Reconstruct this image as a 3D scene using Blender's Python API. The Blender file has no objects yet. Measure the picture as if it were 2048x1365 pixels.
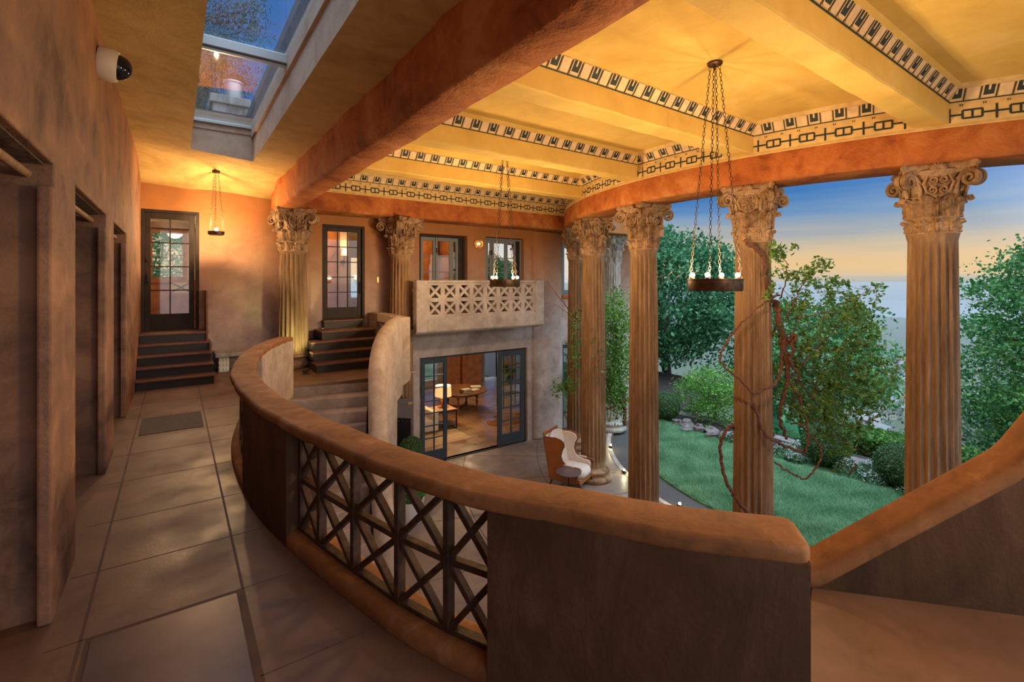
import bpy, bmesh, math, random
import numpy as np
from mathutils import Vector, Matrix

# ---------------------------------------------------------------- camera, sky, exposure
S = bpy.context.scene
COL = S.collection
PI = math.pi
F_PX, CX, HY, EYE = 956.0, 1024.0, 562.0, 1.7
YAW = math.atan(674 / F_PX)
FW = np.array([math.sin(YAW), math.cos(YAW), 0.0]); RT = np.array([math.cos(YAW), -math.sin(YAW), 0.0]); UP = np.array([0, 0, 1.0])
def at(px, py, D):                       # measured photo point at a real distance in front of the camera
    return np.array([0, 0, EYE]) + D * (FW + (px - CX) / F_PX * RT + (HY - py) / F_PX * UP)
def atz(px, py, z):
    return at(px, py, (EYE - z) * F_PX / (py - HY))
cam_d = bpy.data.cameras.new('camera'); cam = bpy.data.objects.new('camera', cam_d); COL.objects.link(cam)
cam.location = (0, 0, EYE); cam.rotation_euler = (PI / 2, 0, -YAW)
cam_d.sensor_width = 36; cam_d.lens = F_PX * 36 / 2048; cam_d.shift_y = (HY - 682.5) / 2048; cam_d.clip_start = .05; cam_d.clip_end = 6000
S.camera = cam
S.view_settings.view_transform = 'Standard'; S.view_settings.look = 'None'; S.view_settings.gamma = 1
S.view_settings.exposure = 0.0
SKY_STRENGTH, GLOW, ZENITH, HAZE, CH_POWER, PEND_POWER = 1.0, 1.5, 3.8, .00035, 70, 130
S.cycles.use_denoising = True; S.cycles.max_bounces = 7; S.cycles.diffuse_bounces = 4; S.cycles.glossy_bounces = 3
S.cycles.transparent_max_bounces = 10; S.cycles.sample_clamp_indirect = 4; S.cycles.caustics_reflective = False; S.cycles.caustics_refractive = False

W = bpy.data.worlds.new('dusk_sky'); S.world = W; W.use_nodes = True
nt = W.node_tree; nt.nodes.clear()
def N(t, ty, **k):
    n = t.nodes.new(ty)
    for a, v in k.items():
        if a == 'inp':
            for i, x in v.items(): n.inputs[i].default_value = x
        else: setattr(n, a, v)
    return n
def ramp(t, stops, fac=None):
    r = t.nodes.new('ShaderNodeValToRGB'); e = r.color_ramp.elements
    while len(e) > 1: e.remove(e[-1])
    e[0].position = stops[0][0]; e[0].color = (*stops[0][1], 1)
    for p, c in stops[1:]:
        q = e.new(p); q.color = (*c, 1)
    if fac is not None: t.links.new(fac, r.inputs[0])
    return r
tc = N(nt, 'ShaderNodeTexCoord'); sx = N(nt, 'ShaderNodeSeparateXYZ'); nt.links.new(tc.outputs['Generated'], sx.inputs[0])
mr = N(nt, 'ShaderNodeMapRange', inp={1: -.1, 2: 1.0, 3: 0, 4: 1}); nt.links.new(sx.outputs[2], mr.inputs[0])
# thin warm cloud streaks low in the sky
mp = N(nt, 'ShaderNodeMapping'); mp.inputs[3].default_value = (1.5, 1.5, 28); nt.links.new(tc.outputs['Generated'], mp.inputs[0])
nz = N(nt, 'ShaderNodeTexNoise', inp={2: 1.6, 3: 3}); nt.links.new(mp.outputs[0], nz.inputs[0])
ad = N(nt, 'ShaderNodeMath', operation='MULTIPLY_ADD', inp={1: .05, 2: -.025}); nt.links.new(nz.outputs[0], ad.inputs[0])
ad2 = N(nt, 'ShaderNodeMath', operation='ADD'); nt.links.new(ad.outputs[0], ad2.inputs[0]); nt.links.new(mr.outputs[0], ad2.inputs[1])
sky = ramp(nt, [(0, (.16, .20, .24)), (.070, (.36, .42, .47)), (.088, (.50, .50, .46)), (.099, (.70, .56, .38)), (.112, (.83, .57, .29)), (.139, (.76, .56, .33)), (.158, (.52, .48, .40)),
                (.177, (.34, .40, .46)), (.205, (.18, .32, .53)), (.235, (.055, .20, .50)), (.36, (.075, .24, .58)), (1, (.05, .16, .48))], ad2.outputs[0])
# afterglow added behind the camera, extra zenith brightness added to light the lawn
gd = N(nt, 'ShaderNodeVectorMath', operation='DOT_PRODUCT'); gd.inputs[1].default_value = Vector((.25, -.80, .55)).normalized(); nt.links.new(tc.outputs['Generated'], gd.inputs[0])
gr = ramp(nt, [(.0, (0, 0, 0)), (.15, (.03, .03, .03)), (.5, (.45, .46, .5)), (1, (1, .97, .95))], gd.outputs['Value'])
gs = N(nt, 'ShaderNodeVectorMath', operation='SCALE'); gs.inputs['Scale'].default_value = GLOW; nt.links.new(gr.outputs[0], gs.inputs[0])
gz_ = ramp(nt, [(.55, (0, 0, 0)), (.95, (.7, .88, 1))], sx.outputs[2]); gt = N(nt, 'ShaderNodeVectorMath', operation='SCALE'); gt.inputs['Scale'].default_value = ZENITH; nt.links.new(gz_.outputs[0], gt.inputs[0])
g1 = N(nt, 'ShaderNodeVectorMath', operation='ADD'); nt.links.new(gs.outputs[0], g1.inputs[0]); nt.links.new(gt.outputs[0], g1.inputs[1])
g2 = N(nt, 'ShaderNodeVectorMath', operation='ADD'); nt.links.new(g1.outputs[0], g2.inputs[0]); nt.links.new(sky.outputs[0], g2.inputs[1])
bg = N(nt, 'ShaderNodeBackground', inp={1: SKY_STRENGTH}); nt.links.new(g2.outputs[0], bg.inputs[0])
wo = N(nt, 'ShaderNodeOutputWorld'); nt.links.new(bg.outputs[0], wo.inputs[0])

WARM = (1.0, .66, .33)
def lamp(name, loc, power, color=WARM, r=.05, kind='POINT', **k):
    l = bpy.data.lights.new(name, kind); l.energy = power; l.color = color
    if kind != 'AREA': l.shadow_soft_size = r
    for a, v in k.items(): setattr(l, a, v)
    o = bpy.data.objects.new(name, l); o.location = loc; COL.objects.link(o); return o

# ---------------------------------------------------------------- materials
M = {}
def base(name):
    m = bpy.data.materials.new(name); m.use_nodes = True; t = m.node_tree
    b = t.nodes['Principled BSDF']; M[name] = m
    return m, t, b
def plain(name, c, rough=.6, metal=0, spec=.5, noise=0, scale=8, bump=0):
    m, t, b = base(name)
    b.inputs['Base Color'].default_value = (*c, 1); b.inputs['Roughness'].default_value = rough; b.inputs['Metallic'].default_value = metal
    b.inputs['Specular IOR Level'].default_value = spec
    if noise or bump:
        tc = N(t, 'ShaderNodeTexCoord'); n = N(t, 'ShaderNodeTexNoise', inp={2: scale, 3: 5}); t.links.new(tc.outputs['Object'], n.inputs[0])
        if noise:
            lo = tuple(x * (1 - noise) for x in c); hi = tuple(min(1, x * (1 + noise)) for x in c)
            r = ramp(t, [(.3, lo), (.7, hi)], n.outputs[0]); t.links.new(r.outputs[0], b.inputs['Base Color'])
        if bump:
            bp = N(t, 'ShaderNodeBump', inp={0: .6, 1: bump}); t.links.new(n.outputs[0], bp.inputs['Height']); t.links.new(bp.outputs[0], b.inputs['Normal'])
    return m
def plaster(name, cols, s1=.9, s2=5, stretch=(1, 1, 1), rough=.8, bump=.012, zmix=None, fine=45, warp=.8):
    """limewashed stucco: large cloudy patches + brushed streaks + trowel relief"""
    m, t, b = base(name)
    tc = N(t, 'ShaderNodeTexCoord'); mp = N(t, 'ShaderNodeMapping'); mp.inputs[3].default_value = stretch
    t.links.new(tc.outputs['Object'], mp.inputs[0])
    n1 = N(t, 'ShaderNodeTexNoise', inp={2: s1, 3: 6, 4: .62, 8: warp}); n2 = N(t, 'ShaderNodeTexNoise', inp={2: s2, 3: 6, 4: .65, 8: .6}); n3 = N(t, 'ShaderNodeTexNoise', inp={2: fine, 3: 4})
    for n in (n1, n2): t.links.new(mp.outputs[0], n.inputs[0])
    t.links.new(tc.outputs['Object'], n3.inputs[0])
    mx = N(t, 'ShaderNodeMix', inp={0: .38}); t.links.new(n1.outputs[0], mx.inputs[2]); t.links.new(n2.outputs[0], mx.inputs[3])
    k = len(cols); st = [(.39 + .22 * i / (k - 1), c) for i, c in enumerate(cols)]
    r = ramp(t, st, mx.outputs[0]); out = r.outputs[0]
    if zmix:                         # ragged rust wash towards the top, mostly warm lamp light painted into colour
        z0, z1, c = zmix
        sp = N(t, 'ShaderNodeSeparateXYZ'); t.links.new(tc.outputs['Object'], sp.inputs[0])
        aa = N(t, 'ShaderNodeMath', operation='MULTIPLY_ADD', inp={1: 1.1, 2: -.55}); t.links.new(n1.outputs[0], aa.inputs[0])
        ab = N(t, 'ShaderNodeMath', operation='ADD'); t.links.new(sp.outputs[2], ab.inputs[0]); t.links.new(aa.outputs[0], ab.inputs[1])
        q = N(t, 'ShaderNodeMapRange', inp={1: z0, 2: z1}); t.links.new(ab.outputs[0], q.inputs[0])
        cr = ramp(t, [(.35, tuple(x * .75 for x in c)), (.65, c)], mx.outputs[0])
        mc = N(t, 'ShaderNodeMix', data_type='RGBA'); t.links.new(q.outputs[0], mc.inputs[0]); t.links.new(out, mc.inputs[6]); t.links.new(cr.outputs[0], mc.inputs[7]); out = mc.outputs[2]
    t.links.new(out, b.inputs['Base Color']); b.inputs['Roughness'].default_value = rough; b.inputs['Specular IOR Level'].default_value = .25
    ma = N(t, 'ShaderNodeMath', operation='MULTIPLY_ADD', inp={1: .25}); t.links.new(n3.outputs[0], ma.inputs[0]); t.links.new(n2.outputs[0], ma.inputs[2])
    bp = N(t, 'ShaderNodeBump', inp={0: .8, 1: bump}); t.links.new(ma.outputs[0], bp.inputs['Height']); t.links.new(bp.outputs[0], b.inputs['Normal'])
    return m
RUST = (.50, .165, .045)
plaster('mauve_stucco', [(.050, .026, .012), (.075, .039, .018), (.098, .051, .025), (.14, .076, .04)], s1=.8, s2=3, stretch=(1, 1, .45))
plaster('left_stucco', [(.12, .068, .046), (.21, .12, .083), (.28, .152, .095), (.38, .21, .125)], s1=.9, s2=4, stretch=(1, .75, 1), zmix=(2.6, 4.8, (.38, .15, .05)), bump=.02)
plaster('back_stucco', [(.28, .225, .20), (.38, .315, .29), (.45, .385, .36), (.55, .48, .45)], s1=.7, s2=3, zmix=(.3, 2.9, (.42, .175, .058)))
plaster('rust_stucco', [(.26, .07, .02), (.40, .12, .032), (.48, .16, .042), (.58, .24, .08)], s1=.9, s2=4, bump=.035)
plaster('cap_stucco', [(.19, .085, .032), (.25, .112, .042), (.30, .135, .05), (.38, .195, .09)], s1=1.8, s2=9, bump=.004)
plaster('step_stone', [(.24, .18, .14), (.32, .25, .205), (.40, .325, .27)], s1=1.5, s2=7, bump=.006)
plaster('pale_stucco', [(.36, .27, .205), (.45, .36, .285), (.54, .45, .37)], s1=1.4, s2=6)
plaster('balcony_stucco', [(.28, .24, .215), (.38, .335, .305), (.46, .415, .385)], s1=1.4, s2=6)
plaster('ochre_plaster', [(.60, .385, .095), (.67, .44, .11), (.71, .48, .125), (.76, .53, .17)], s1=.6, s2=2.4, bump=.006, rough=.75)
plaster('olive_plaster', [(.44, .285, .10), (.56, .375, .13), (.66, .455, .17)], s1=.9, s2=4, bump=.008)
plaster('well_plaster', [(.44, .30, .20), (.52, .38, .26), (.58, .43, .31)], s1=1.2, s2=5)
plaster('column_stone', [(.17, .10, .052), (.24, .145, .08), (.29, .18, .10), (.38, .25, .15)], s1=1.1, s2=8, stretch=(3, 3, .4), bump=.012, fine=70)
plaster('capital_stone', [(.15, .085, .045), (.32, .20, .11), (.46, .31, .19)], s1=3, s2=14, bump=.02, fine=80)
plaster('grey_stone', [(.22, .20, .18), (.38, .36, .33), (.50, .48, .44)], s1=2, s2=8, stretch=(2, 2, .5))
plain('frieze_dark', (.018, .030, .026), .7); plain('frieze_cream', (.72, .53, .31), .8, noise=.12, scale=14)
plain('frieze_ground', (.68, .48, .20), .8, noise=.15, scale=9)
plain('bronze', (.10, .055, .03), .45, .7, noise=.4, scale=20); plain('iron', (.05, .035, .025), .5, .6, noise=.4, scale=30)
plain('grille_bar', (.060, .032, .019), .62, .1, noise=.5, scale=18, bump=.01)
plain('espresso_wood', (.035, .022, .018), .42, noise=.3, scale=12); plain('door_paint', (.030, .019, .015), .5, spec=.2, noise=.25, scale=6)
plain('riser_paint', (.022, .017, .016), .45); plain('tread_wood', (.15, .062, .034), .4, noise=.35, scale=14)
plain('blue_grey_paint', (.040, .055, .072), .42); plain('window_paint', (.16, .185, .20), .45)
plain('brass', (.55, .36, .12), .3, .9); plain('white_plastic', (.72, .62, .52), .45); plain('white_ceramic', (.8, .8, .78), .4)
plain('panel_metal', (.135, .105, .105), .5, .2, noise=.1); plain('dark_metal', (.02, .016, .016), .5, .3)
plain('leather', (.36, .135, .035), .5, noise=.15, scale=5); plain('cream_fabric', (.72, .66, .60), .85, noise=.05, scale=20, bump=.004)
plain('carved_wood', (.19, .082, .04), .45, noise=.3, scale=20); plain('honey_wood', (.42, .15, .035), .45, noise=.3, scale=5)
plain('walnut', (.22, .09, .03), .38, noise=.3, scale=6)
plain('cream_wall', (.72, .58, .40), .85); plain('paper', (.75, .68, .55), .8); plain('book_blue', (.06, .10, .14), .6); plain('book_brown', (.22, .10, .05), .6); plain('book_red', (.32, .06, .04), .6)
plain('cowhide', (.24, .10, .045), .8, noise=.5, scale=3); plain('rug_cream', (.56, .42, .26), .95, noise=.2, scale=30)
plain('bark', (.10, .065, .045), .9, noise=.4, scale=15, bump=.03); plain('vine_bark', (.14, .055, .032), .85, noise=.5, scale=25, bump=.02)
plain('curb_stone', (.40, .36, .32), .85, noise=.25, scale=8, bump=.02); plain('rock', (.17, .15, .145), .9, noise=.4, scale=6, bump=.06)
plain('gravel', (.075, .075, .075), .95, noise=.5, scale=60, bump=.02); plain('mulch', (.035, .028, .026), 1, noise=.6, scale=40, bump=.05)
plain('grass_ground', (.07, .17, .075), 1, noise=.4, scale=6); plain('slope_ground', (.05, .075, .03), 1, noise=.4, scale=.5)
plain('roof_tile', (.34, .17, .12), .9, noise=.2, scale=3); plain('roof_grey', (.26, .25, .25), .9, noise=.2, scale=3); plain('house_white', (.66, .64, .60), .9); plain('house_tan', (.52, .44, .33), .9)
plain('roof_metal', (.10, .085, .08), .6, .2, noise=.5, scale=9); plain('galvanised', (.6, .62, .64), .35, .9); plain('frame_metal', (.42, .42, .40), .35, .6)
plain('plate_metal', (.13, .10, .095), .33, .4, noise=.25, scale=3)
plain('mat_fibre', (.10, .075, .055), .85, noise=.25, scale=50, bump=.01)
plain('pot_flower', (.8, .82, .80), .8)
def leafmat(name, c1, c2, c3, sss=.25):
    m, t, b = base(name)
    at_ = N(t, 'ShaderNodeAttribute', attribute_name='tint'); r = ramp(t, [(0, c1), (.5, c2), (1, c3)], at_.outputs['Fac'])
    b.inputs['Roughness'].default_value = .55; b.inputs['Specular IOR Level'].default_value = .35
    t.links.new(r.outputs[0], b.inputs['Base Color'])
    tr = N(t, 'ShaderNodeBsdfTranslucent'); t.links.new(r.outputs[0], tr.inputs[0])
    ms = N(t, 'ShaderNodeMixShader', inp={0: sss}); t.links.new(b.outputs[0], ms.inputs[1]); t.links.new(tr.outputs[0], ms.inputs[2])
    t.links.new(ms.outputs[0], t.nodes['Material Output'].inputs[0]); return m
leafmat('leaf_maple', (.03, .14, .045), (.08, .28, .085), (.18, .44, .13)); leafmat('leaf_deep', (.02, .10, .045), (.06, .23, .10), (.13, .35, .14))
leafmat('leaf_conifer', (.03, .11, .045), (.08, .21, .07), (.17, .33, .10)); leafmat('leaf_box', (.02, .07, .02), (.05, .15, .045), (.10, .24, .07))
leafmat('leaf_vine', (.05, .13, .018), (.12, .27, .04), (.27, .38, .07)); leafmat('leaf_bright', (.06, .20, .03), (.13, .34, .06), (.25, .48, .10))
leafmat('leaf_hedge', (.03, .10, .02), (.07, .20, .03), (.15, .32, .05)); leafmat('leaf_grey', (.05, .09, .06), (.10, .15, .10), (.16, .20, .12))
leafmat('grass_blade', (.10, .25, .12), (.21, .44, .24), (.38, .62, .42), .3); leafmat('petal', (.30, .38, .36), (.44, .52, .50), (.60, .68, .66), .2)
def emit(name, c, s):
    m, t, b = base(name); b.inputs['Base Color'].default_value = (*c, 1); b.inputs['Emission Color'].default_value = (*c, 1); b.inputs['Emission Strength'].default_value = s; return m
emit('bulb_glow', (1, .72, .36), 30); emit('shade_glow', (1, .62, .26), .8); emit('garden_glow', (1, .86, .42), 40)
def glass(name, ior=1.5, tint=(1, 1, 1)):
    m = bpy.data.materials.new(name); m.use_nodes = True; t = m.node_tree; t.nodes.clear(); M[name] = m
    lw = N(t, 'ShaderNodeLayerWeight', inp={0: .5}); pw = N(t, 'ShaderNodeMath', operation='POWER', inp={1: 4.0}); t.links.new(lw.outputs['Facing'], pw.inputs[0]); f0 = ((ior - 1) / (ior + 1)) ** 2
    fr = N(t, 'ShaderNodeMath', operation='MULTIPLY_ADD', inp={1: (1 - f0) * .8, 2: f0}); t.links.new(pw.outputs[0], fr.inputs[0]); tr = N(t, 'ShaderNodeBsdfTransparent', inp={0: (*tint, 1)}); gl = N(t, 'ShaderNodeBsdfGlossy', inp={1: .02})
    mx = N(t, 'ShaderNodeMixShader'); o = N(t, 'ShaderNodeOutputMaterial')
    t.links.new(fr.outputs[0], mx.inputs[0]); t.links.new(tr.outputs[0], mx.inputs[1]); t.links.new(gl.outputs[0], mx.inputs[2]); t.links.new(mx.outputs[0], o.inputs[0]); return m
glass('window_glass', 1.6); glass('mirror_glass', 4.5, (.75, .8, .85)); glass('sky_glass', 1.45, (.85, .9, .95))
def concrete(name, c, rough, sx, lines=None):
    m = plaster(name, [tuple(x * k for x in c) for k in (.74, .95, 1.05, 1.22)], s1=1.1, s2=5, rough=rough, bump=.003)
    t = m.node_tree; b = t.nodes['Principled BSDF']; b.inputs['Specular IOR Level'].default_value = .5
    nn = N(t, 'ShaderNodeTexNoise', inp={2: 2.3, 3: 5}); tc = N(t, 'ShaderNodeTexCoord'); t.links.new(tc.outputs['Object'], nn.inputs[0])
    q = N(t, 'ShaderNodeMapRange', inp={1: .35, 2: .65, 3: rough - .12, 4: rough + .15}); t.links.new(nn.outputs[0], q.inputs[0]); t.links.new(q.outputs[0], b.inputs['Roughness'])
    return m
concrete('gallery_concrete', (.185, .10, .056), .46, 1); concrete('patio_concrete', (.25, .19, .155), .40, 1); concrete('room_concrete', (.36, .22, .12), .28, 1)
plain('grout', (.12, .065, .04), .8); plain('joint_wood', (.27, .16, .10), .7, noise=.3, scale=20)

# ---------------------------------------------------------------- geometry helpers
class MB:
    def __init__(s): s.v = []; s.f = []; s.mi = []
    def add(s, vs, fs, m=0):
        n = len(s.v); s.v.extend([tuple(float(c) for c in v) for v in vs]); s.f.extend([tuple(i + n for i in f) for f in fs]); s.mi.extend([m] * len(fs)); return s
    def box(s, x0, x1, y0, y1, z0, z1, m=0):
        return s.add([(x0, y0, z0), (x1, y0, z0), (x1, y1, z0), (x0, y1, z0), (x0, y0, z1), (x1, y0, z1), (x1, y1, z1), (x0, y1, z1)],
                     [(0, 3, 2, 1), (4, 5, 6, 7), (0, 1, 5, 4), (1, 2, 6, 5), (2, 3, 7, 6), (3, 0, 4, 7)], m)
    def bar(s, p, q, w, d, nrm=(0, 0, 1), m=0):      # square bar from p to q; d measured along nrm
        p = Vector(p); q = Vector(q); a = (q - p).normalized(); n = Vector(nrm); n = (n - a * n.dot(a)).normalized(); t = a.cross(n)
        vs = [p + t * (w / 2 * i) + n * (d / 2 * j) for i, j in ((-1, -1), (1, -1), (1, 1), (-1, 1))]; vs += [v + (q - p) for v in vs]
        return s.add(vs, [(0, 1, 2, 3), (7, 6, 5, 4), (0, 4, 5, 1), (1, 5, 6, 2), (2, 6, 7, 3), (3, 7, 4, 0)], m)
    def loft(s, rings, closed=True, cap=True, m=0):
        n = len(rings[0]); vs = [v for r in rings for v in r]; fs = []
        for i in range(len(rings) - 1):
            for j in range(n if closed else n - 1):
                k = (j + 1) % n; fs.append((i * n + j, i * n + k, (i + 1) * n + k, (i + 1) * n + j))
        if cap and closed: fs.append(tuple(range(n))[::-1]); fs.append(tuple((len(rings) - 1) * n + j for j in range(n)))
        return s.add(vs, fs, m)
    def tube(s, pts, r, seg=8, m=0):
        P = [Vector(p) for p in pts]; R = r if isinstance(r, (list, tuple, np.ndarray)) else [r] * len(P); rings = []; up = None
        for i, p in enumerate(P):
            a = (P[min(i + 1, len(P) - 1)] - P[max(i - 1, 0)]).normalized()
            if up is None: up = a.orthogonal().normalized()
            up = (up - a * up.dot(a)); up = up.normalized() if up.length > 1e-6 else a.orthogonal().normalized(); b = a.cross(up)
            rings.append([p + (up * math.cos(2 * PI * j / seg) + b * math.sin(2 * PI * j / seg)) * R[i] for j in range(seg)])
        return s.loft(rings, m=m)
    def lathe(s, prof, c=(0, 0, 0), seg=32, m=0, cap=True):
        return s.loft([[(c[0] + r * math.cos(2 * PI * j / seg), c[1] + r * math.sin(2 * PI * j / seg), c[2] + z) for j in range(seg)] for r, z in prof], m=m, cap=cap)
    def prism(s, pts, z0, z1, m=0):
        n = len(pts); return s.loft([[(x, y, z0) for x, y in pts], [(x, y, z1) for x, y in pts]], m=m)
    def sphere(s, c, r, seg=16, rg=10, sc=(1, 1, 1), m=0):
        return s.loft([[(c[0] + r * sc[0] * math.sin(PI * i / rg) * math.cos(2 * PI * j / seg), c[1] + r * sc[1] * math.sin(PI * i / rg) * math.sin(2 * PI * j / seg), c[2] - r * sc[2] * math.cos(PI * i / rg)) for j in range(seg)] for i in range(1, rg)], m=m)
    def xf(s, mat, i0=0):
        for i in range(i0, len(s.v)): s.v[i] = tuple(mat @ Vector(s.v[i]))
        return s
    def mesh(s, name, mats, smooth=None):
        me = bpy.data.meshes.new(name); me.from_pydata(s.v, [], s.f)
        for k in ([mats] if isinstance(mats, str) else mats): me.materials.append(M[k])
        me.polygons.foreach_set('material_index', s.mi)
        bm = bmesh.new(); bm.from_mesh(me); bmesh.ops.recalc_face_normals(bm, faces=bm.faces); bm.to_mesh(me); bm.free()
        if smooth:
            me.polygons.foreach_set('use_smooth', [True] * len(me.polygons)); me.set_sharp_from_angle(angle=math.radians(smooth))
        return me
    def build(s, name, mats, parent=None, smooth=None, bevel=0, local=False, seg=2, recenter=True):
        off = Vector((0, 0, 0))
        if parent is not None and not local:
            off = Vector(parent.get('wl', (0, 0, 0)))
        elif parent is None and recenter and s.v:
            a = np.array(s.v); off = Vector(((a[:, 0].min() + a[:, 0].max()) / 2, (a[:, 1].min() + a[:, 1].max()) / 2, a[:, 2].min()))
        if off.length and not local: s.v = [tuple(Vector(v) - off) for v in s.v]
        o = bpy.data.objects.new(name, s.mesh(name, mats, smooth)); COL.objects.link(o)
        if parent is not None:
            o.parent = parent
            if not local: o['wl'] = tuple(off)
        else: o.location = off; o['wl'] = tuple(off)
        if bevel:
            b = o.modifiers.new('bevel', 'BEVEL'); b.width = bevel; b.segments = seg; b.limit_method = 'ANGLE'; b.angle_limit = math.radians(35)
        return o
LABEL_KEYS = []
def tag(o, label=None, cat=None, group=None, kind=None):
    for k, v in (('label', label), ('category', cat), ('group', group), ('kind', kind)):
        if v: o[k] = v
    return o
def empty(name, loc, rz=0, label=None, cat=None, group=None, kind=None):
    o = bpy.data.objects.new(name, None); COL.objects.link(o); o.location = loc; o.rotation_euler.z = rz; o.empty_display_size = .1; o['wl'] = tuple(float(c) for c in loc)
    return tag(o, label, cat, group, kind)
def dup(o, loc=None, rz=None, label=None, group=None, parent=None):
    c = o.copy(); COL.objects.link(c)
    if parent is not None: c.parent = parent
    if loc is not None: c.location = loc
    if rz is not None: c.rotation_euler.z = rz
    if label: c['label'] = label
    if group: c['group'] = group
    for ch in list(o.children): dup(ch, parent=c)
    return c
def rrect(w, h, r, n=4):                             # rounded rectangle centred on 0
    out = []
    for cx, cy, a0 in ((w / 2 - r, h / 2 - r, 0), (-w / 2 + r, h / 2 - r, 90), (-w / 2 + r, -h / 2 + r, 180), (w / 2 - r, -h / 2 + r, 270)):
        for i in range(n + 1):
            a = math.radians(a0 + 90 * i / n); out.append((cx + r * math.cos(a), cy + r * math.sin(a)))
    return out
def spline(pts, per=6):
    P = [np.array(p, float) for p in pts]; P = [2 * P[0] - P[1]] + P + [2 * P[-1] - P[-2]]; out = []
    for i in range(1, len(P) - 2):
        for k in range(per):
            t = k / per; a, b, c, d = P[i - 1:i + 3]
            out.append(.5 * ((2 * b) + (c - a) * t + (2 * a - 5 * b + 4 * c - d) * t * t + (3 * b - a - 3 * c + d) * t ** 3))
    out.append(P[-2]); return out
class Path:                                          # plan curve with arc length
    def __init__(s, pts, per=8):
        s.p = np.array([q[:2] for q in spline(pts, per)]); d = np.hypot(*np.diff(s.p, axis=0).T); s.s = np.r_[0, np.cumsum(d)]; s.L = s.s[-1]
    def at(s, t):
        return np.array([np.interp(t, s.s, s.p[:, 0]), np.interp(t, s.s, s.p[:, 1])])
    def nrm(s, t):                                   # unit normal to the right of travel
        a = s.at(max(0, t - .03)); b = s.at(min(s.L, t + .03)); d = (b - a) / np.hypot(*(b - a)); return np.array([d[1], -d[0]])
    def find_y(s, y): return s.s[np.argmin(abs(s.p[:, 1] - y))]
rnd = random.Random(7); rng = np.random.default_rng(7)
def wob(i, a=.01): return a * (math.sin(i * 1.7) + math.sin(i * .63 + 1) + .6 * math.sin(i * 3.1 + 2)) / 2
# ---------------------------------------------------------------- levels and plan
LOW = -2.83; YB = 10.8                               # patio level, house wall plane
AC = np.array([14.4, 4.81]); RI, RO, RC = 7.60, 6.90, 7.25    # arc of the colonnade
ZS, ZK, ZL, ZC = 3.12, 3.55, 3.80, 3.98              # soffit, frieze bottom, cove line, coffer ceiling
def arc_x(y, R=RI): return AC[0] - math.sqrt(max(0, R * R - (y - AC[1]) ** 2))
def st(o): o['kind'] = 'structure'; return o

# gallery parapet centreline (walking away from the near end)
PAR = Path([(1.84, .78), (1.60, 1.06), (1.40, 1.36), (1.16, 1.74), (.985, 2.13), (.86, 2.575), (.755, 3.005), (.665, 3.45), (.595, 3.87), (.553, 4.395), (.54, 5.0), (.565, 5.5), (.655, 6.11), (.82, 6.89), (1.09, 7.66), (1.39, 8.25), (1.47, 8.37)])
PT = .22

# floors
gal = [(-2.2, -2.6), (-2.2, 11.0), (3.70, 11.0), (3.66, 9.25), (3.36, 8.74), (3.02, 8.24)]
inner = [tuple(PAR.at(t) + PAR.nrm(t) * (PT / 2 - .02)) for t in np.linspace(PAR.L, 0, 40)]
gal += inner + [(2.2, .95), (3.0, 1.25), (3.75, .45), (4.6, -.7), (4.6, -2.6)]
b = MB(); b.prism(gal[::-1], -.30, 0)
fl = st(b.build('floor', ['gallery_concrete'], recenter=False)); fl['label'] = 'scored concrete floor of the upper gallery'
b = MB(); z = .0012
for x in (-.365, .306):
    for y0, y1 in ((-2.4, 9.25),): b.box(x - .007, x + .007, y0, y1, -.004, z)
for y in (.3, .95, 1.6, 2.3, 3.015, 3.675, 4.38, 5.2, 5.97, 6.55, 7.5, 8.3):
    xr = min([PAR.at(t)[0] for t in np.linspace(0, PAR.L, 200) if abs(PAR.at(t)[1] - y) < .05] + [3.2]) - .12 if y > .8 else 3.0
    b.box(-.49, xr, y - .003, y + .003, -.004, z)
b.box(1.2, 3.3, -.32, -.314, -.004, z); b.bar((1.9, .9, 0), (3.2, -.6, 0), .006, .003)
st(b.build('trim_1', ['grout'], fl))
b = MB(); b.box(-.345, .30, .88, 3.01, .0005, .002); st(b.build('trim_13', ['grout'], recenter=False)); b = MB(); b.box(-.325, .275, .9, 2.985, .0015, .006); gp = b.build('floor_plate', ['plate_metal'], None, bevel=.002)
tag(gp, 'dull brown metal plate set flush in the gallery floor at the camera', 'floor plate')
b = MB(); b.box(-.33, .275, 6.62, 7.42, .001, .007); tag(b.build('door_mat', ['mat_fibre'], bevel=.002), 'dark flat doormat lying on the gallery floor', 'mat')

# patio floor with its curved kerb, gravel strip, lawn
def arc_pts(R, a0, a1, n): return [(AC[0] - R * math.cos(a), AC[1] + R * math.sin(a)) for a in np.radians(np.linspace(a0, a1, n))]
b = MB(); pf = [(-2, -2.6), (arc_x(-2.0, 6.45), -2.6)] + arc_pts(6.45, -70, 62, 60) + [(13.2, 10.5), (13.2, 11.2), (-2, 11.2)]
b.prism(pf, LOW - .25, LOW); st(b.build('floor', ['patio_concrete'], recenter=False))
b = MB()
for R in (6.30, 8.35, 10.2, 12.0):
    P = [p for p in arc_pts(R, -65, 75, 90) if p[1] < YB]
    for p, q in zip(P, P[1:]): b.bar((*p, LOW + .001), (*q, LOW + .001), .012 if R > 7 else .03, .004)
for a in range(-54, 72, 9):
    c, s_ = math.cos(math.radians(a)), math.sin(math.radians(a)); r1 = 13.5
    for r1 in np.arange(12.4, 6.5, -.2):
        if AC[1] + r1 * s_ < YB - .05: break
    if r1 > 6.9: b.bar((AC[0] - 6.6 * c, AC[1] + 6.6 * s_, LOW + .001), (AC[0] - r1 * c, AC[1] + r1 * s_, LOW + .001), .007, .004)
st(b.build('trim_2', ['grout'], recenter=False))
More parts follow.
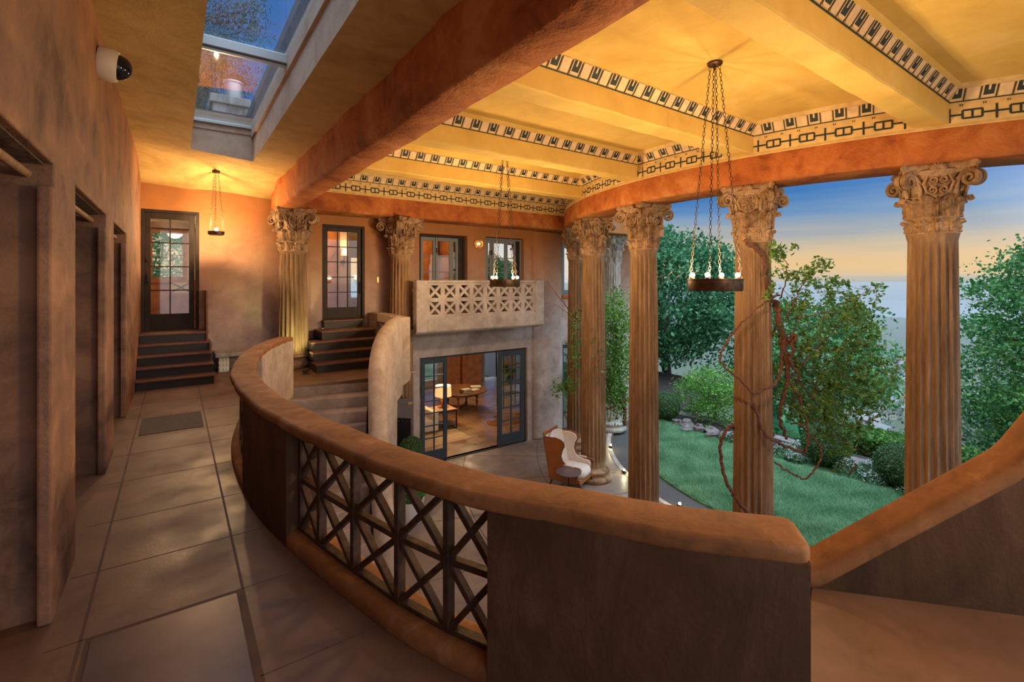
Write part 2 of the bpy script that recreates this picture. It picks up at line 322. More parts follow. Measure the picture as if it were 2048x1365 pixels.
b = MB(); K = arc_pts(6.45, -70, 75, 100); K2 = arc_pts(6.33, -70, 75, 100)
b.loft([[(*p, LOW - .2), (*p, LOW + .012), (*q, LOW + .012), (*q, LOW - .2)] for p, q in zip(K, K2)]); st(b.build('trim_3', ['curb_stone'], bevel=.01))
b = MB(); b.loft([[(*p, LOW - .06), (*q, LOW - .05)] for p, q in zip(arc_pts(6.35, -70, 75, 60), arc_pts(5.6, -70, 75, 60))], closed=False)
st(tag(b.build('gravel_path', ['gravel'], recenter=False)))

# ---------------------------------------------------------------- walls
def wall_y(name, x0, x1, z0, z1, y0, y1, holes, mat):
    xs = sorted({x0, x1, *[h[0] for h in holes], *[h[1] for h in holes]}); zs = sorted({z0, z1, *[h[2] for h in holes], *[h[3] for h in holes]})
    inh = lambda x, z: any(h[0] < x < h[1] and h[2] < z < h[3] for h in holes)
    b = MB(); solid = {(i, j): not inh((xs[i] + xs[i + 1]) / 2, (zs[j] + zs[j + 1]) / 2) for i in range(len(xs) - 1) for j in range(len(zs) - 1)}
    for (i, j), s in solid.items():
        if not s: continue
        a, c, d, e = xs[i], xs[i + 1], zs[j], zs[j + 1]
        b.add([(a, y0, d), (c, y0, d), (c, y0, e), (a, y0, e), (a, y1, d), (c, y1, d), (c, y1, e), (a, y1, e)], [(0, 1, 2, 3), (7, 6, 5, 4)])
        n = len(b.v) - 8
        for (di, dj), f in {(-1, 0): (0, 3, 7, 4), (1, 0): (1, 5, 6, 2), (0, -1): (0, 4, 5, 1), (0, 1): (3, 2, 6, 7)}.items():
            if not solid.get((i + di, j + dj), False): b.f.append(tuple(n + k for k in f)); b.mi.append(0)
    me = b.build(name, [mat], recenter=False)
    bm = bmesh.new(); bm.from_mesh(me.data); bmesh.ops.remove_doubles(bm, verts=bm.verts, dist=1e-4); bmesh.ops.recalc_face_normals(bm, faces=bm.faces); bm.to_mesh(me.data); bm.free()
    bv = me.modifiers.new('b', 'BEVEL'); bv.width = .035; bv.segments = 3; bv.limit_method = 'ANGLE'; bv.angle_limit = math.radians(40)
    return st(me)
H_D1 = (-.50, .37, -.02, 2.99); H_D2 = (2.60, 3.52, -.02, 2.93); H_W1 = (4.86, 6.20, 1.0, 2.86); H_W2 = (6.76, 8.03, 1.0, 2.88); H_W3 = (9.44, 10.3, 1.28, 2.84)
H_F1 = (4.87, 8.15, LOW, -.19); H_F2 = (9.47, 10.9, LOW, -.22)
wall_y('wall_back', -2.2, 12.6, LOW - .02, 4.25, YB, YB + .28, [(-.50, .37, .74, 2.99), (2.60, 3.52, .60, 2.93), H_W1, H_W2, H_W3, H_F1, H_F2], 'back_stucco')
# lower pier between balcony and the right windows swells forward
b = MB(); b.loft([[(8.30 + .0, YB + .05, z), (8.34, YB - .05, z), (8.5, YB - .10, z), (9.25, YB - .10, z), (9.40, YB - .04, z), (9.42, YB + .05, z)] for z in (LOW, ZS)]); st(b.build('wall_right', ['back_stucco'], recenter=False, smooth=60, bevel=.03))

# left wall: three deep openings, lintels, jamb strips
OP = [(.9, 3.33), (3.95, 5.58), (6.2, 7.73)]; XL = -.5
b = MB(); ys = [-2.6, OP[0][0], OP[0][1], OP[1][0], OP[1][1], OP[2][0], OP[2][1], 11.0]
wl = [(ys[i], ys[i + 1]) for i in (1, 3, 5)]
def wall_x(name, x0, x1, y0, y1, z0, z1, holes, mat):
    o = wall_y(name, y0, y1, z0, z1, -x0, -x1, holes, mat)
    me = o.data; co = np.zeros(len(me.vertices) * 3); me.vertices.foreach_get('co', co); co = co.reshape(-1, 3); co = np.c_[-co[:, 1], co[:, 0], co[:, 2]]; me.vertices.foreach_set('co', co.ravel()); me.update()
    return o
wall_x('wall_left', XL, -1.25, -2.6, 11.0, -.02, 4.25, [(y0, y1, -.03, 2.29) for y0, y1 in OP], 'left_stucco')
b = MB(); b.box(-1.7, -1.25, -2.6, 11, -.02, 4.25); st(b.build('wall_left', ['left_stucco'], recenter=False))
for i, (y0, y1) in enumerate(OP):
    b = MB(); b.box(-.555, -.497, y1 - .085, y1 + .02, 0, 2.17); st(b.build('trim_%d' % (4 + i), ['left_stucco'], bevel=.012, recenter=False))
    b = MB(); b.tube([(-.605, y0 - .03, 2.235), (-.605, y1 + .03, 2.235)], .021, 12)
    tag(b.build('curtain_rod', ['joint_wood'], smooth=40), ['thick wooden curtain rod in the nearest wall opening at the left', 'wooden curtain rod high in the middle opening of the left wall', 'stub of wooden rod in the farthest opening of the left wall'][i], 'rod', 'curtain rods in the wall openings')
    b = MB(); b.box(-1.24, -.54, y0 + .01, y1 - .01, 2.283, 2.32); st(b.build('trim_%d' % (7 + i), ['rug_dark' if 'rug_dark' in M else 'bark'], recenter=False))
# wall behind the camera and at its right
# wall under the gallery edge
b = MB(); b.loft([[(*(PAR.at(t) - PAR.nrm(t) * .02), z) for z in (LOW, -.36)] + [(*(PAR.at(t) - PAR.nrm(t) * .12), z) for z in (-.36, LOW)] for t in np.linspace(0, PAR.L, 40)])
st(b.build('wall_front', ['pale_stucco'], recenter=False, smooth=50))

# ---------------------------------------------------------------- gallery ceiling with skylight well
def zc(x, y):
    z = 3.77 - .17 * (x + .5) / 2.09
    if y > 9.9: z -= (y - 9.9) / .9 * .24 * (1.25 if x < .6 else 1)
    return z
SX0, SX1, SY0, SY1 = .19, 1.04, 2.9, 8.8
b = MB(); gx = [-.52, -.2, SX0, .6, SX1, 1.3, 1.62]; gy = [-2.6, 0, SY0, 4.2, 5.5, 7, SY1, 9.3, 9.9, 10.35, 10.82]
for i in range(len(gx) - 1):
    for j in range(len(gy) - 1):
        if SX0 <= gx[i] < SX1 and SY0 <= gy[j] < SY1: continue
        q = [(gx[i], gy[j]), (gx[i + 1], gy[j]), (gx[i + 1], gy[j + 1]), (gx[i], gy[j + 1])]
        b.add([(x, y, zc(x, y)) for x, y in q], [(0, 1, 2, 3)])
o = b.build('ceiling', ['olive_plaster'], recenter=False, smooth=30)
bm = bmesh.new(); bm.from_mesh(o.data); bmesh.ops.remove_doubles(bm, verts=bm.verts, dist=1e-4); bmesh.ops.recalc_face_normals(bm, faces=bm.faces); bm.to_mesh(o.data); bm.free(); st(o)
o.data.materials[0] = M['olive_plaster']
b = MB(); zt = 4.34
for (xa, ya), (xb, yb) in (((SX0, SY0), (SX1, SY0)), ((SX1, SY0), (SX1, SY1)), ((SX1, SY1), (SX0, SY1)), ((SX0, SY1), (SX0, SY0))):
    b.add([(xa, ya, zc(xa, ya)), (xb, yb, zc(xb, yb)), (xb, yb, zt), (xa, ya, zt)], [(0, 1, 2, 3)])
st(b.build('wall_skylight', ['well_plaster'], recenter=False))
# skylight frame: rear strip, side strips, cross bar, two panes
sk = empty('window_4', (.6, 6, 4.1), kind='structure')
b = MB(); b.box(SX0, SX1, SY1 - .02, SY1 + .0, 4.06, 4.20); b.box(SX0, SX1, SY0, SY0 + .03, 4.06, 4.2); b.box(SX1 - .03, SX1, SY0, SY1, 4.02, 4.2); b.box(SX0, SX0 + .012, SY0, SY1, 4.06, 4.2); b.build('window_frame', ['well_plaster'], sk)
b = MB(); b.box(SX0, SX1, 5.74, 5.86, 4.1, 4.2); b.box(SX0, SX1, 5.78, 5.82, 4.07, 4.1); b.box(SX0, SX1, SY1 - .06, SY1 - .02, 4.15, 4.2); b.build('glazing_bar', ['frame_metal'], sk, bevel=.006)
b = MB(); b.box(SX0, SX1, SY0, 5.78, 4.205, 4.213); b.box(SX0, SX1, 5.83, SY1, 4.205, 4.213); b.build('window_pane', ['sky_glass'], sk)

# coffered ceiling, roof slab
cp = [(1.9, -2.6), (arc_x(-2.55, 7.2), -2.6)] + [p for p in arc_pts(7.2, -79, 57, 70) if -2.6 < p[1] < YB] + [(arc_x(10.8, 7.2), 10.85), (1.9, 10.85)]
b = MB(); b.prism(cp, ZC, ZC + .05); st(b.build('ceiling', ['ochre_plaster'], recenter=False))
b = MB(); rp = lambda x0, x1, y0, y1: b.box(x0, x1, y0, y1, 4.25, 4.37)
rp(-2.2, SX0 - .01, -2.9, 11.2); rp(SX1 + .01, 1.9, -2.9, 11.2); rp(SX0 - .01, SX1 + .01, -2.9, SY0 - .01); rp(SX0 - .01, SX1 + .01, SY1 + .01, 11.2)
b.box(-2.2, 9.4, 11.21, 15.2, 4.25, 4.37); b.prism([(1.9, -2.9), (10.2, -2.9)] + [p for p in arc_pts(6.9, -79, 59, 60)] + [(12, 11.2), (1.9, 11.2)], 4.25, 4.37)
st(b.build('roof', ['roof_metal'], recenter=False))

# great beam over the gallery edge (hand-shaped edges)
rings = []
for i, y in enumerate(np.linspace(-2.6, YB, 60)):
    e = [wob(i + 20 * k, .022) for k in range(4)]
    rings.append([(1.585 + e[0], y, 3.85), (1.59 + e[0], y, 3.17), (1.62 + e[0], y, 3.12 + e[1] * .4), (1.66 + e[1] * .5, y, 3.10), (1.94 + e[2] * .5, y, 3.10), (1.975 + e[2] * .6, y, 3.13), (1.99, y, 3.2), (1.99, y, 4.05)])
b = MB(); b.loft(rings); st(b.build('beam', ['rust_stucco'], recenter=False, smooth=50)); 
# plastered shoulder where the ceiling turns down to the great beam
# coffer beams
def band(b, Sf, s0, s1, off=.004, key=True, P=.41, Q=.28, phase=0):
    """painted ornament laid on a surface; Sf(s, t, off) -> point"""
    def quad(s0_, s1_, t0, t1, m):
        n = max(1, int(abs(s1_ - s0_) / .1)); ss = np.linspace(s0_, s1_, n + 1)
        for a, c in zip(ss, ss[1:]): b.add([Sf(a, t0, off + .001 * m), Sf(c, t0, off + .001 * m), Sf(c, t1, off + .001 * m), Sf(a, t1, off + .001 * m)], [(0, 1, 2, 3)], m)
    return quad
def key_row(q, s0, s1, z0, z1, P=.41, ph=0.0):
    h = z1 - z0; t0 = z0 + h * .03; t1 = z0 + h * .72; tm = (t0 + t1) / 2; w = .0105; D = 1; s = s0 + ph
    while s < s1 - .02:
        q(max(s - w, s0), min(s + w, s1), t0, t1, D)
        a, c = s + P * .30, s + P * .72
        if c < s1:
            q(s, a, tm - w, tm + w, D); q(c, min(s + P, s1), tm - w, tm + w, D)
            lo, hi = tm - h * .19, tm + h * .19
            q(a, c, lo - w, lo + w, D); q(a, c, hi - w, hi + w, D)
            for x in (a, (a + c) / 2, c): q(x - w, x + w, lo, hi, D)
        for k in (.25, .75):
            x = s + P * k
            if x < s1 - .03:
                for d in (-.010, .010): q(x + d - .004, x + d + .004, z0 + h * .78, z0 + h * .88, D)
        s += P
def egg_row(q, s0, s1, Q=.28, ph=0.0):
    q(s0, s1, .0, .06, 1); s = s0 + ph; w = .006; H = .72
    while s < s1 - .06:
        e = min(s + Q, s1); m_ = s + Q / 2
        for x in (s, m_):
            if x < s1 - .01: q(x - w, x + w, .0, H - .02, 1)
        if m_ < s1:
            q(s + .022, m_ - .022, .10, .16, 2); q(s + .012, m_ - .012, .16, H, 2); q(s + .024, m_ - .024, .22, .46, 3); q(s + .024, s + .060, .46, H, 3); q(m_ - .060, m_ - .024, .46, H, 3)
        if e <= s1 + .01: (q(m_ + .024, e - .024, .08, .15, 2), q(m_ + .014, e - .014, .15, H, 2))
        s += Q
MT = ['ochre_plaster', 'frieze_dark', 'frieze_cream', 'frieze_dark']
for i, y0 in enumerate((-.42, 1.64, 3.66, 5.77, 7.79)):
    xe0 = arc_x(y0, RI - .05); rings = []
    b = MB(); W_ = .30
    for k, x in enumerate(np.linspace(1.97, xe0 + .06, 40)):
        e = wob(k + 13 * i, .008)
        rings.append([(x, y0 - .13, ZC + .01), (x, y0, ZL), (x, y0, ZK + .015 + e), (x, y0 + .015, ZK + e), (x, y0 + W_ - .015, ZK + e), (x, y0 + W_, ZK + .015 + e), (x, y0 + W_, ZC + .01)])
    b.loft(rings)
    Sf = lambda s, t, off, y0=y0: (s, y0 - .13 * t - off * .8, ZL + (ZC - ZL) * t - off * .6)
    egg_row(band(b, Sf, 0, 0), 1.99, arc_x(y0 - .1) - .02, ph=.08 * i)
    st(b.build('beam', MT, recenter=False, smooth=30))

# entablatures: rust architrave, painted frieze above
def entab(name, path_fn, s0, s1, n, thick, ph):
    """path_fn(s, off) -> plan point, off>0 towards the courtyard"""
    b = MB(); rings = []
    for k, s in enumerate(np.linspace(s0, s1, n)):
        e = wob(k, .012); e2 = wob(k + 31, .012)
        prof = [(.0, ZK), (.012, ZK - .02), (.02 + e * .5, ZS + .05), (-.02 + e, ZS + .005), (-.06, ZS), (-thick + .06, ZS), (-thick + .01, ZS + .03 + e2), (-thick, ZS + .08), (-thick, ZC + .25), (0, ZC + .25)]
        rings.append([(*path_fn(s, o), z) for o, z in prof])
    b.loft(rings); a = st(b.build(name, ['rust_stucco'], recenter=False, smooth=40))
    b = MB(); ss = np.linspace(s0, s1, n); F = lambda prof: b.loft([[(*path_fn(s, o), z) for o, z in prof] for s in ss], closed=False)
    F([(.006, ZK - .045), (.02, ZK - .03), (.006, ZK + .005), (.006, ZL)]); F([(.006, ZL), (.13, ZC)])
    q = band(b, lambda s, z, off: (*path_fn(s, .006 + off), z), 0, 0); key_row(q, s0, s1, ZK + .005, ZL, ph=ph)
    q = band(b, lambda s, t, off: (*path_fn(s, .006 + .124 * t + off * .7), ZL + (ZC - ZL) * t - off * .7), 0, 0); egg_row(q, s0, s1, ph=ph)
    c = b.build('frieze', ['frieze_ground', 'frieze_dark', 'frieze_cream', 'frieze_dark'], a); return a
def pf(s, off):                                      # s = arc length along RI
    a = s / RI; R = RI + off; return (AC[0] - R * math.cos(a), AC[1] + R * math.sin(a))
entab('entablature', pf, -RI * math.radians(75), RI * math.radians(46.5), 110, .70, .12)
YE = 10.12
entab('entablature', lambda s, off: (s, YE - off), 1.98, 9.35, 60, .66, .1)
# house wing over the outer portico (pink wall seen between the capitals)
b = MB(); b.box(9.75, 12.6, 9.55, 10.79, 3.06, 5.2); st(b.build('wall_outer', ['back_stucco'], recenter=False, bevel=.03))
# ---------------------------------------------------------------- gallery balustrade
def sect(path, t, prof):                              # prof: (offset to the right, z)
    c = path.at(t); n = path.nrm(t); return [(c[0] + n[0] * o, c[1] + n[1] * o, z) for o, z in prof]
t_e1, t_n0 = PAR.find_y(1.74), PAR.find_y(3.32)
t_n1, t_f0 = PAR.find_y(4.36), PAR.find_y(6.75)
bal = empty('balustrade', (.75, 2.5, 0), label='curved plaster balustrade with wooden lattice along the upper gallery', cat='balustrade')
def cap_ring(t, i, zt=.805, zb=.735, w=PT, over=.004):
    e = wob(i, .005); h = w / 2 + over; p = rrect(2 * h, zt - zb, .020, 3); return sect(PAR, t, [(x + e, y + (zt + zb) / 2 + wob(i + 9, .004)) for x, y in p])
b = MB(); R_ = [cap_ring(t, i) for i, t in enumerate(np.linspace(.06, PAR.L - .03, 110))]
def shrink(r, k, d):                                  # softened end
    a = np.array(r); c = a.mean(0); a = c + (a - c) * k; return [tuple(v + d) for v in a]
d0 = np.r_[PAR.at(0) - PAR.at(.1), 0] / .1; d1 = np.r_[PAR.at(PAR.L) - PAR.at(PAR.L - .1), 0] / .1
R_ = [shrink(R_[0], .80, d0 * .035), shrink(R_[0], .95, d0 * .02)] + R_ + [shrink(R_[-1], .9, d1 * .02)]
b.loft(R_); b.build('cap', ['cap_stucco'], bal, smooth=60)
def solid(ta, tb, z0, z1, mat, name, w=PT, n=None, r=.012):
    b = MB(); n = n or max(2, int((tb - ta) / .06))
    b.loft([sect(PAR, t, [(x, y + (z0 + z1) / 2) for x, y in rrect(w, z1 - z0, r, 2)]) for t in np.linspace(ta, tb, n)]); return b.build(name, [mat], bal, smooth=50)
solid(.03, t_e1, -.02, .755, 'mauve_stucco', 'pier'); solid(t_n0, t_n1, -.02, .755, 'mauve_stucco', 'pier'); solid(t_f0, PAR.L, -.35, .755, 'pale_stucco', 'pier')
for a, c in ((t_e1 - .02, t_n0 + .02), (t_n1 - .02, t_f0 + .02)): solid(a, c, -.02, .085, 'cap_stucco', 'plinth', r=.03, w=PT - .004)
for a, c in ((t_e1 - .02, t_n0 + .02), (t_n1 - .02, t_f0 + .02)): solid(a, c, .73, .75, 'cap_stucco', 'lintel', w=PT - .02)
def grille(ta, tb, cuts, z0, z1, w=.034, d=.05, off=-.01):
    b = MB(); zm = (z0 + z1) / 2
    P = lambda t, z: (*(PAR.at(t) + PAR.nrm(t) * off), z)
    n3 = lambda t: (*PAR.nrm(t), 0); edges = [ta] + cuts + [tb]
    for t in [ta + .018] + cuts + [tb - .015]: b.bar(P(t, z0), P(t, z1), w, d, n3(t))
    for a, c in zip(edges, edges[1:]):
        for zl, zh in ((z0, zm), (zm, z1)):
            b.bar(P(a, zl), P(c, zh), w * .85, d * .8, n3((a + c) / 2)); b.bar(P(a, zh), P(c, zl), w * .85, d * .78, n3((a + c) / 2))
        b.bar(P(a, zm), P(c, zm), w * .9, d * .85, n3((a + c) / 2)); b.bar(P(a, z0 + .012), P(c, z0 + .012), .024, d, n3((a + c) / 2))
    return b.build('lattice', ['grille_bar'], bal, bevel=.003, seg=1)
ty = PAR.find_y
g = grille(t_e1, t_n0, [ty(1.96), ty(2.32), ty(2.67), ty(3.04)], .085, .74); g['label'] = 'near lattice panel of dark brown bars'
g = grille(t_n1, t_f0, [t_n1 + k * .37 for k in range(1, 7) if t_n1 + k * .37 < t_f0 - .1], .085, .74); g['label'] = 'far lattice panel of dark brown bars'
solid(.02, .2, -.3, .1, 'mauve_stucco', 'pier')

# swooping parapet at the right edge
SW = Path([(2.62, 1.50), (2.906, 1.175), (3.16, .89), (3.516, .485), (4.05, -.12), (4.7, -.85)])
ztop = lambda t: float(np.interp(t, [0, SW.find_y(1.175), SW.find_y(.89), SW.find_y(.68), SW.find_y(.485), SW.find_y(.30), SW.find_y(.05), SW.L], [.02, .115, .40, .63, .80, 1.22, 1.75, 1.9]))
sw = empty('parapet', (3.2, .8, 0), label='rust plaster parapet with a sweeping concave top at the right edge', cat='parapet')
b = MB(); b2 = MB(); R_ = []; R2 = []
for i, t in enumerate(np.linspace(0, SW.L, 60)):
    z = ztop(t); c = SW.at(t); n = SW.nrm(t) * -1      # outward = away from camera (left of travel)
    sl = (ztop(min(SW.L, t + .05)) - ztop(max(0, t - .05))) / .1; th = math.atan(sl)
    q = [(c[0] + n[0] * (o + .10), c[1] + n[1] * (o + .10), z - .055 + y * 1.0) for o, y in rrect(.235, .13, .055, 4)]
    R_.append(q); R2.append([(c[0] + n[0] * o, c[1] + n[1] * o, zz) for o, zz in ((0, -.02), (0, max(-.01, z - .07)), (.2, max(-.01, z - .07)), (.2, LOW))])
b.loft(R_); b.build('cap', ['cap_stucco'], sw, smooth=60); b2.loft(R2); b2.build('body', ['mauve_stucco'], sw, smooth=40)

# ---------------------------------------------------------------- curved stair down to the patio
SR = Path([(2.86, 8.30), (2.737, 8.013), (2.567, 7.70), (2.45, 7.42), (2.36, 7.14), (2.22, 6.60), (2.11, 6.15), (2.03, 5.75), (1.97, 5.35), (1.93, 4.9), (1.91, 4.4)])
tR0 = SR.find_y(8.013); rise = .1665; NS = 17
stair = empty('staircase', (2.0, 6.5, LOW), label='worn concrete stair curving down from the landing to the patio', cat='staircase')
tL = lambda k: PAR.find_y(8.40) - .02 - k * .262
tRk = lambda k: tR0 + (0, .355, .66, .80)[k] if k < 4 else .0 + tR0 + .80 + (k - 3) * .178
Ledge = lambda t: tuple(PAR.at(t) + PAR.nrm(t) * (PT / 2 - .03))
b = MB(); bt = MB()
for k in range(NS):
    z = -rise * k; a = Ledge(max(0, tL(k))); c = tuple(SR.at(min(SR.L, tRk(k)))); a2 = Ledge(max(0, tL(k + 1.25))); c2 = tuple(SR.at(min(SR.L, tRk(k) + .33)))
    if k == 0: continue
    a0 = Ledge(max(0, tL(k - 1.0) )); c0 = tuple(SR.at(tRk(k - 1)))
    quad = [a0, c0, c, a]
    # nosing of step k sits at a..c ; tread runs back to the nosing of step k-1
    b.loft([[(*p, LOW) for p in quad], [(*p, z) for p in quad]]); b.build('step', ['step_stone'], stair, bevel=.02, seg=3); b = MB()
b.loft([[(*p, LOW) for p in [Ledge(tL(0) + .3), (2.9, 8.3), tuple(SR.at(tR0)), Ledge(tL(0))]], [(*p, 0) for p in [Ledge(tL(0) + .3), (2.9, 8.3), tuple(SR.at(tR0)), Ledge(tL(0))]]])
b.build('step', ['step_stone'], stair, bevel=.02, seg=3)
# outer stair wall, flowing down beside the treads
SWp = Path([(3.70, 10.75), (3.74, 9.9), (3.66, 9.25), (3.36, 8.72), (3.02, 8.22), (2.84, 7.92), (2.69, 7.62), (2.58, 7.34), (2.44, 6.85), (2.32, 6.42), (2.24, 6.05)])
def zw(t):
    y = SWp.at(t)[1]; return float(np.interp(-y, [-10.8, -9.2, -8.7, -8.2, -7.92, -7.62, -7.34, -6.85, -6.42, -6.05], [1.0, .99, .96, .84, .70, .50, .30, -.25, -.80, -1.35]))
swl = empty('stair_wall', (3, 8, LOW), label='S-shaped plaster wall flowing down beside the curved stair', cat='wall')
tg0, tg1 = 0.05, SWp.find_y(9.30)
b = MB(); R_ = []
for i, t in enumerate(np.linspace(SWp.find_y(9.25), SWp.L, 60)):
    z = zw(t); c = SWp.at(t); n = SWp.nrm(t) * -1; lo = LOW if t > SWp.find_y(8.6) else -.55 - 2.2 * 0
    w = .25
    prof = [(-w / 2, lo), (-w / 2, z - .10), (-w / 2 + .03, z - .035), (-w / 2 + .08, z), (w / 2 - .08, z), (w / 2 - .03, z - .035), (w / 2, z - .10), (w / 2, lo)]
    R_.append([(c[0] + n[0] * o, c[1] + n[1] * o, zz) for o, zz in prof])
b.loft(R_); b.build('wall_body', ['pale_stucco'], swl, smooth=60)
b = MB(); w = .25
def seg_loft(b, ta, tb, z0, z1, n=8, w=.25, bevel=0):
    b.loft([[(SWp.at(t)[0] + SWp.nrm(t)[0] * o, SWp.at(t)[1] + SWp.nrm(t)[1] * o, z) for o, z in ((-w / 2, z0), (-w / 2, z1), (w / 2, z1), (w / 2, z0))] for t in np.linspace(ta, tb, n)])
ta, tb = .04, SWp.find_y(9.24); pa, pb = SWp.find_y(10.35), SWp.find_y(9.5)
seg_loft(b, ta, tb, .80, .99); seg_loft(b, ta, pa, -.5, .82); seg_loft(b, pb, tb, -.5, .82); seg_loft(b, pa, pb, -.5, .16)
b.build('upper_wall', ['pale_stucco'], swl, bevel=.03, seg=3)
b = MB(); P = lambda t, z: (*SWp.at(t), z)
for za, zb in ((.16, .48), (.48, .80)):
    for a, c in ((pa, (pa + pb) / 2), ((pa + pb) / 2, pb)):
        for p, q in ((P(a, za), P(c, zb)), (P(a, zb), P(c, za))): b.bar(p, q, .06, .09, (1, 0, 0))
        b.bar(P(a, za), P(c, za), .05, .09, (1, 0, 0)); b.bar(P(c, za), P(c, zb), .06, .09, (1, 0, 0))
b.build('lattice', ['pale_stucco'], swl)

# landing slab edge (corbel) beside column
b = MB(); b.loft([[(3.60, 9.05, .97), (3.90, 9.10, .97), (3.90, 9.10, -.32), (3.60, 9.05, -.48)], [(3.60, 9.4, .97), (3.90, 9.4, .97), (3.90, 9.4, -.32), (3.60, 9.4, -.48)]]); st(b.build('trim_10', ['pale_stucco'], bevel=.02))

# ---------------------------------------------------------------- stone steps to door 1 and door 2
def wood_steps(name, lab, rows, zr, x_side=None):
    """rows: (x0, x1, y_front) bottom to top"""
    e = empty(name, (rows[0][0] + .5, rows[0][2], 0), label=lab, cat='steps')
    for k, (x0, x1, y0) in enumerate(rows):
        z1 = zr[k + 1]; z0 = zr[k]
        b = MB(); b.box(x0, x1, y0 + .03, YB + .02, z0, z1 - .035); b.build('riser', ['riser_paint'], e)
        b = MB(); b.box(x0 - .015, x1 + .02, y0, min(YB + .1, (rows[k + 1][2] if k + 1 < len(rows) else YB + .1) + .06), z1 - .035, z1); b.build('tread', ['tread_wood'], e, bevel=.008)
    return e
zr1 = [0] + [.158 * k for k in range(1, 6)]
s1 = wood_steps('entry_steps', 'five dark wooden steps with red-brown treads up to the far left glazed door', [(-.49, .53, 9.27), (-.49, .52, 9.50), (-.49, .50, 9.74), (-.49, .49, 9.98), (-.49, .485, 10.22)], zr1)
b = MB(); b.box(.49, .53, 9.95, 10.45, 0, .62); b.box(.455, .49, 10.2, 10.79, .0, 1.52); b.build('side_board', ['tread_wood'], s1, bevel=.006)
zr2 = [0, .17, .34, .51, .68, .85]
s2 = wood_steps('entry_steps', 'broad dark wooden steps up to the glazed door between the two columns', [(2.12, 3.53, 9.20), (2.14, 3.53, 9.48), (2.16, 3.53, 9.76), (2.42, 3.50, 10.04), (2.60, 3.42, 10.62)], zr2)
s2['wl'] = list(s2.location)

# ---------------------------------------------------------------- glazed doors
def lites(e, x0, x1, z0, z1, y, nx, nz, mat, stile=.09, top=.10, bot=.22, t=.045, mw=.022, gl='window_glass', wide_bot=None, name='door_leaf', partsub=True):
    f = MB(); f.box(x0, x0 + stile, y, y + t, z0, z1); f.box(x1 - stile, x1, y, y + t, z0, z1); f.box(x0 + stile, x1 - stile, y, y + t, z1 - top, z1); f.box(x0 + stile, x1 - stile, y, y + t, z0, z0 + bot)
    leaf = f.build(name, [mat], e, bevel=.004, seg=1)
    m = MB(); gx0, gx1, gz0, gz1 = x0 + stile, x1 - stile, z0 + bot, z1 - top
    for i in range(1, nx): xx = gx0 + (gx1 - gx0) * i / nx; m.box(xx - mw / 2, xx + mw / 2, y + .004, y + t - .004, gz0, gz1)
    for i in range(1, nz): zz = gz0 + (gz1 - gz0) * i / nz; m.box(gx0, gx1, y + .006, y + t - .006, zz - mw / 2, zz + mw / 2)
    if m.v: m.build('glazing_bars', [mat], leaf)
    g = MB(); g.box(gx0, gx1, y + t * .5 - .002, y + t * .5 + .002, gz0, gz1); g.build('window_pane', [gl], leaf); return leaf
def frame(e, x0, x1, z0, z1, y0, y1, w, mat, sill=True):
    f = MB(); f.box(x0, x0 + w, y0, y1, z0, z1); f.box(x1 - w, x1, y0, y1, z0, z1); f.box(x0 + w, x1 - w, y0, y1, z1 - w, z1)
    if sill: f.box(x0 + w, x1 - w, y0, y1, z0, z0 + .03)
    return f.build('door_frame' if e.name.startswith('door') else 'window_frame', [mat], e, bevel=.005, seg=1)
d1 = empty('door_1', (-.06, YB, .79), kind='structure'); d1['label'] = 'dark brown glazed door with eight panes at the far left'
frame(d1, -.50, .37, .78, 3.0, YB + .0, YB + .16, .055, 'door_paint'); lites(d1, -.445, .30, .80, 2.945, YB + .05, 2, 4, 'door_paint', stile=.085, top=.11, bot=.29, mw=.02)
b = MB(); b.tube([(-.40, YB + .04, 2.08), (-.40, YB + .0, 2.08)], .022, 12); b.tube([(-.40, YB + .03, 1.66), (-.40, YB - .03, 1.68), (-.40, YB - .035, 1.78), (-.40, YB + .03, 1.80)], .012, 8); b.box(-.42, -.38, YB + .04, YB + .05, 1.63, 1.86); b.build('door_handle', ['dark_metal'], d1, smooth=40)
d2 = empty('door_2', (3.06, YB, .86), kind='structure'); d2['label'] = 'dark brown glazed door with fifteen panes between the columns'
frame(d2, 2.60, 3.52, .85, 2.93, YB + .02, YB + .2, .05, 'door_paint'); lites(d2, 2.645, 3.47, .87, 2.89, YB + .08, 3, 5, 'door_paint', stile=.085, top=.10, bot=.24, mw=.018)
b = MB(); b.tube([(3.43, YB + .08, 1.42), (3.43, YB + .02, 1.45), (3.43, YB + .015, 1.62), (3.43, YB + .08, 1.66)], .012, 8); b.tube([(3.43, YB + .08, 1.98), (3.43, YB + .05, 1.98)], .02, 10); b.tube([(3.43, YB + .08, 1.88), (3.43, YB + .05, 1.88)], .014, 10); b.build('door_handle', ['dark_metal'], d2, smooth=40)
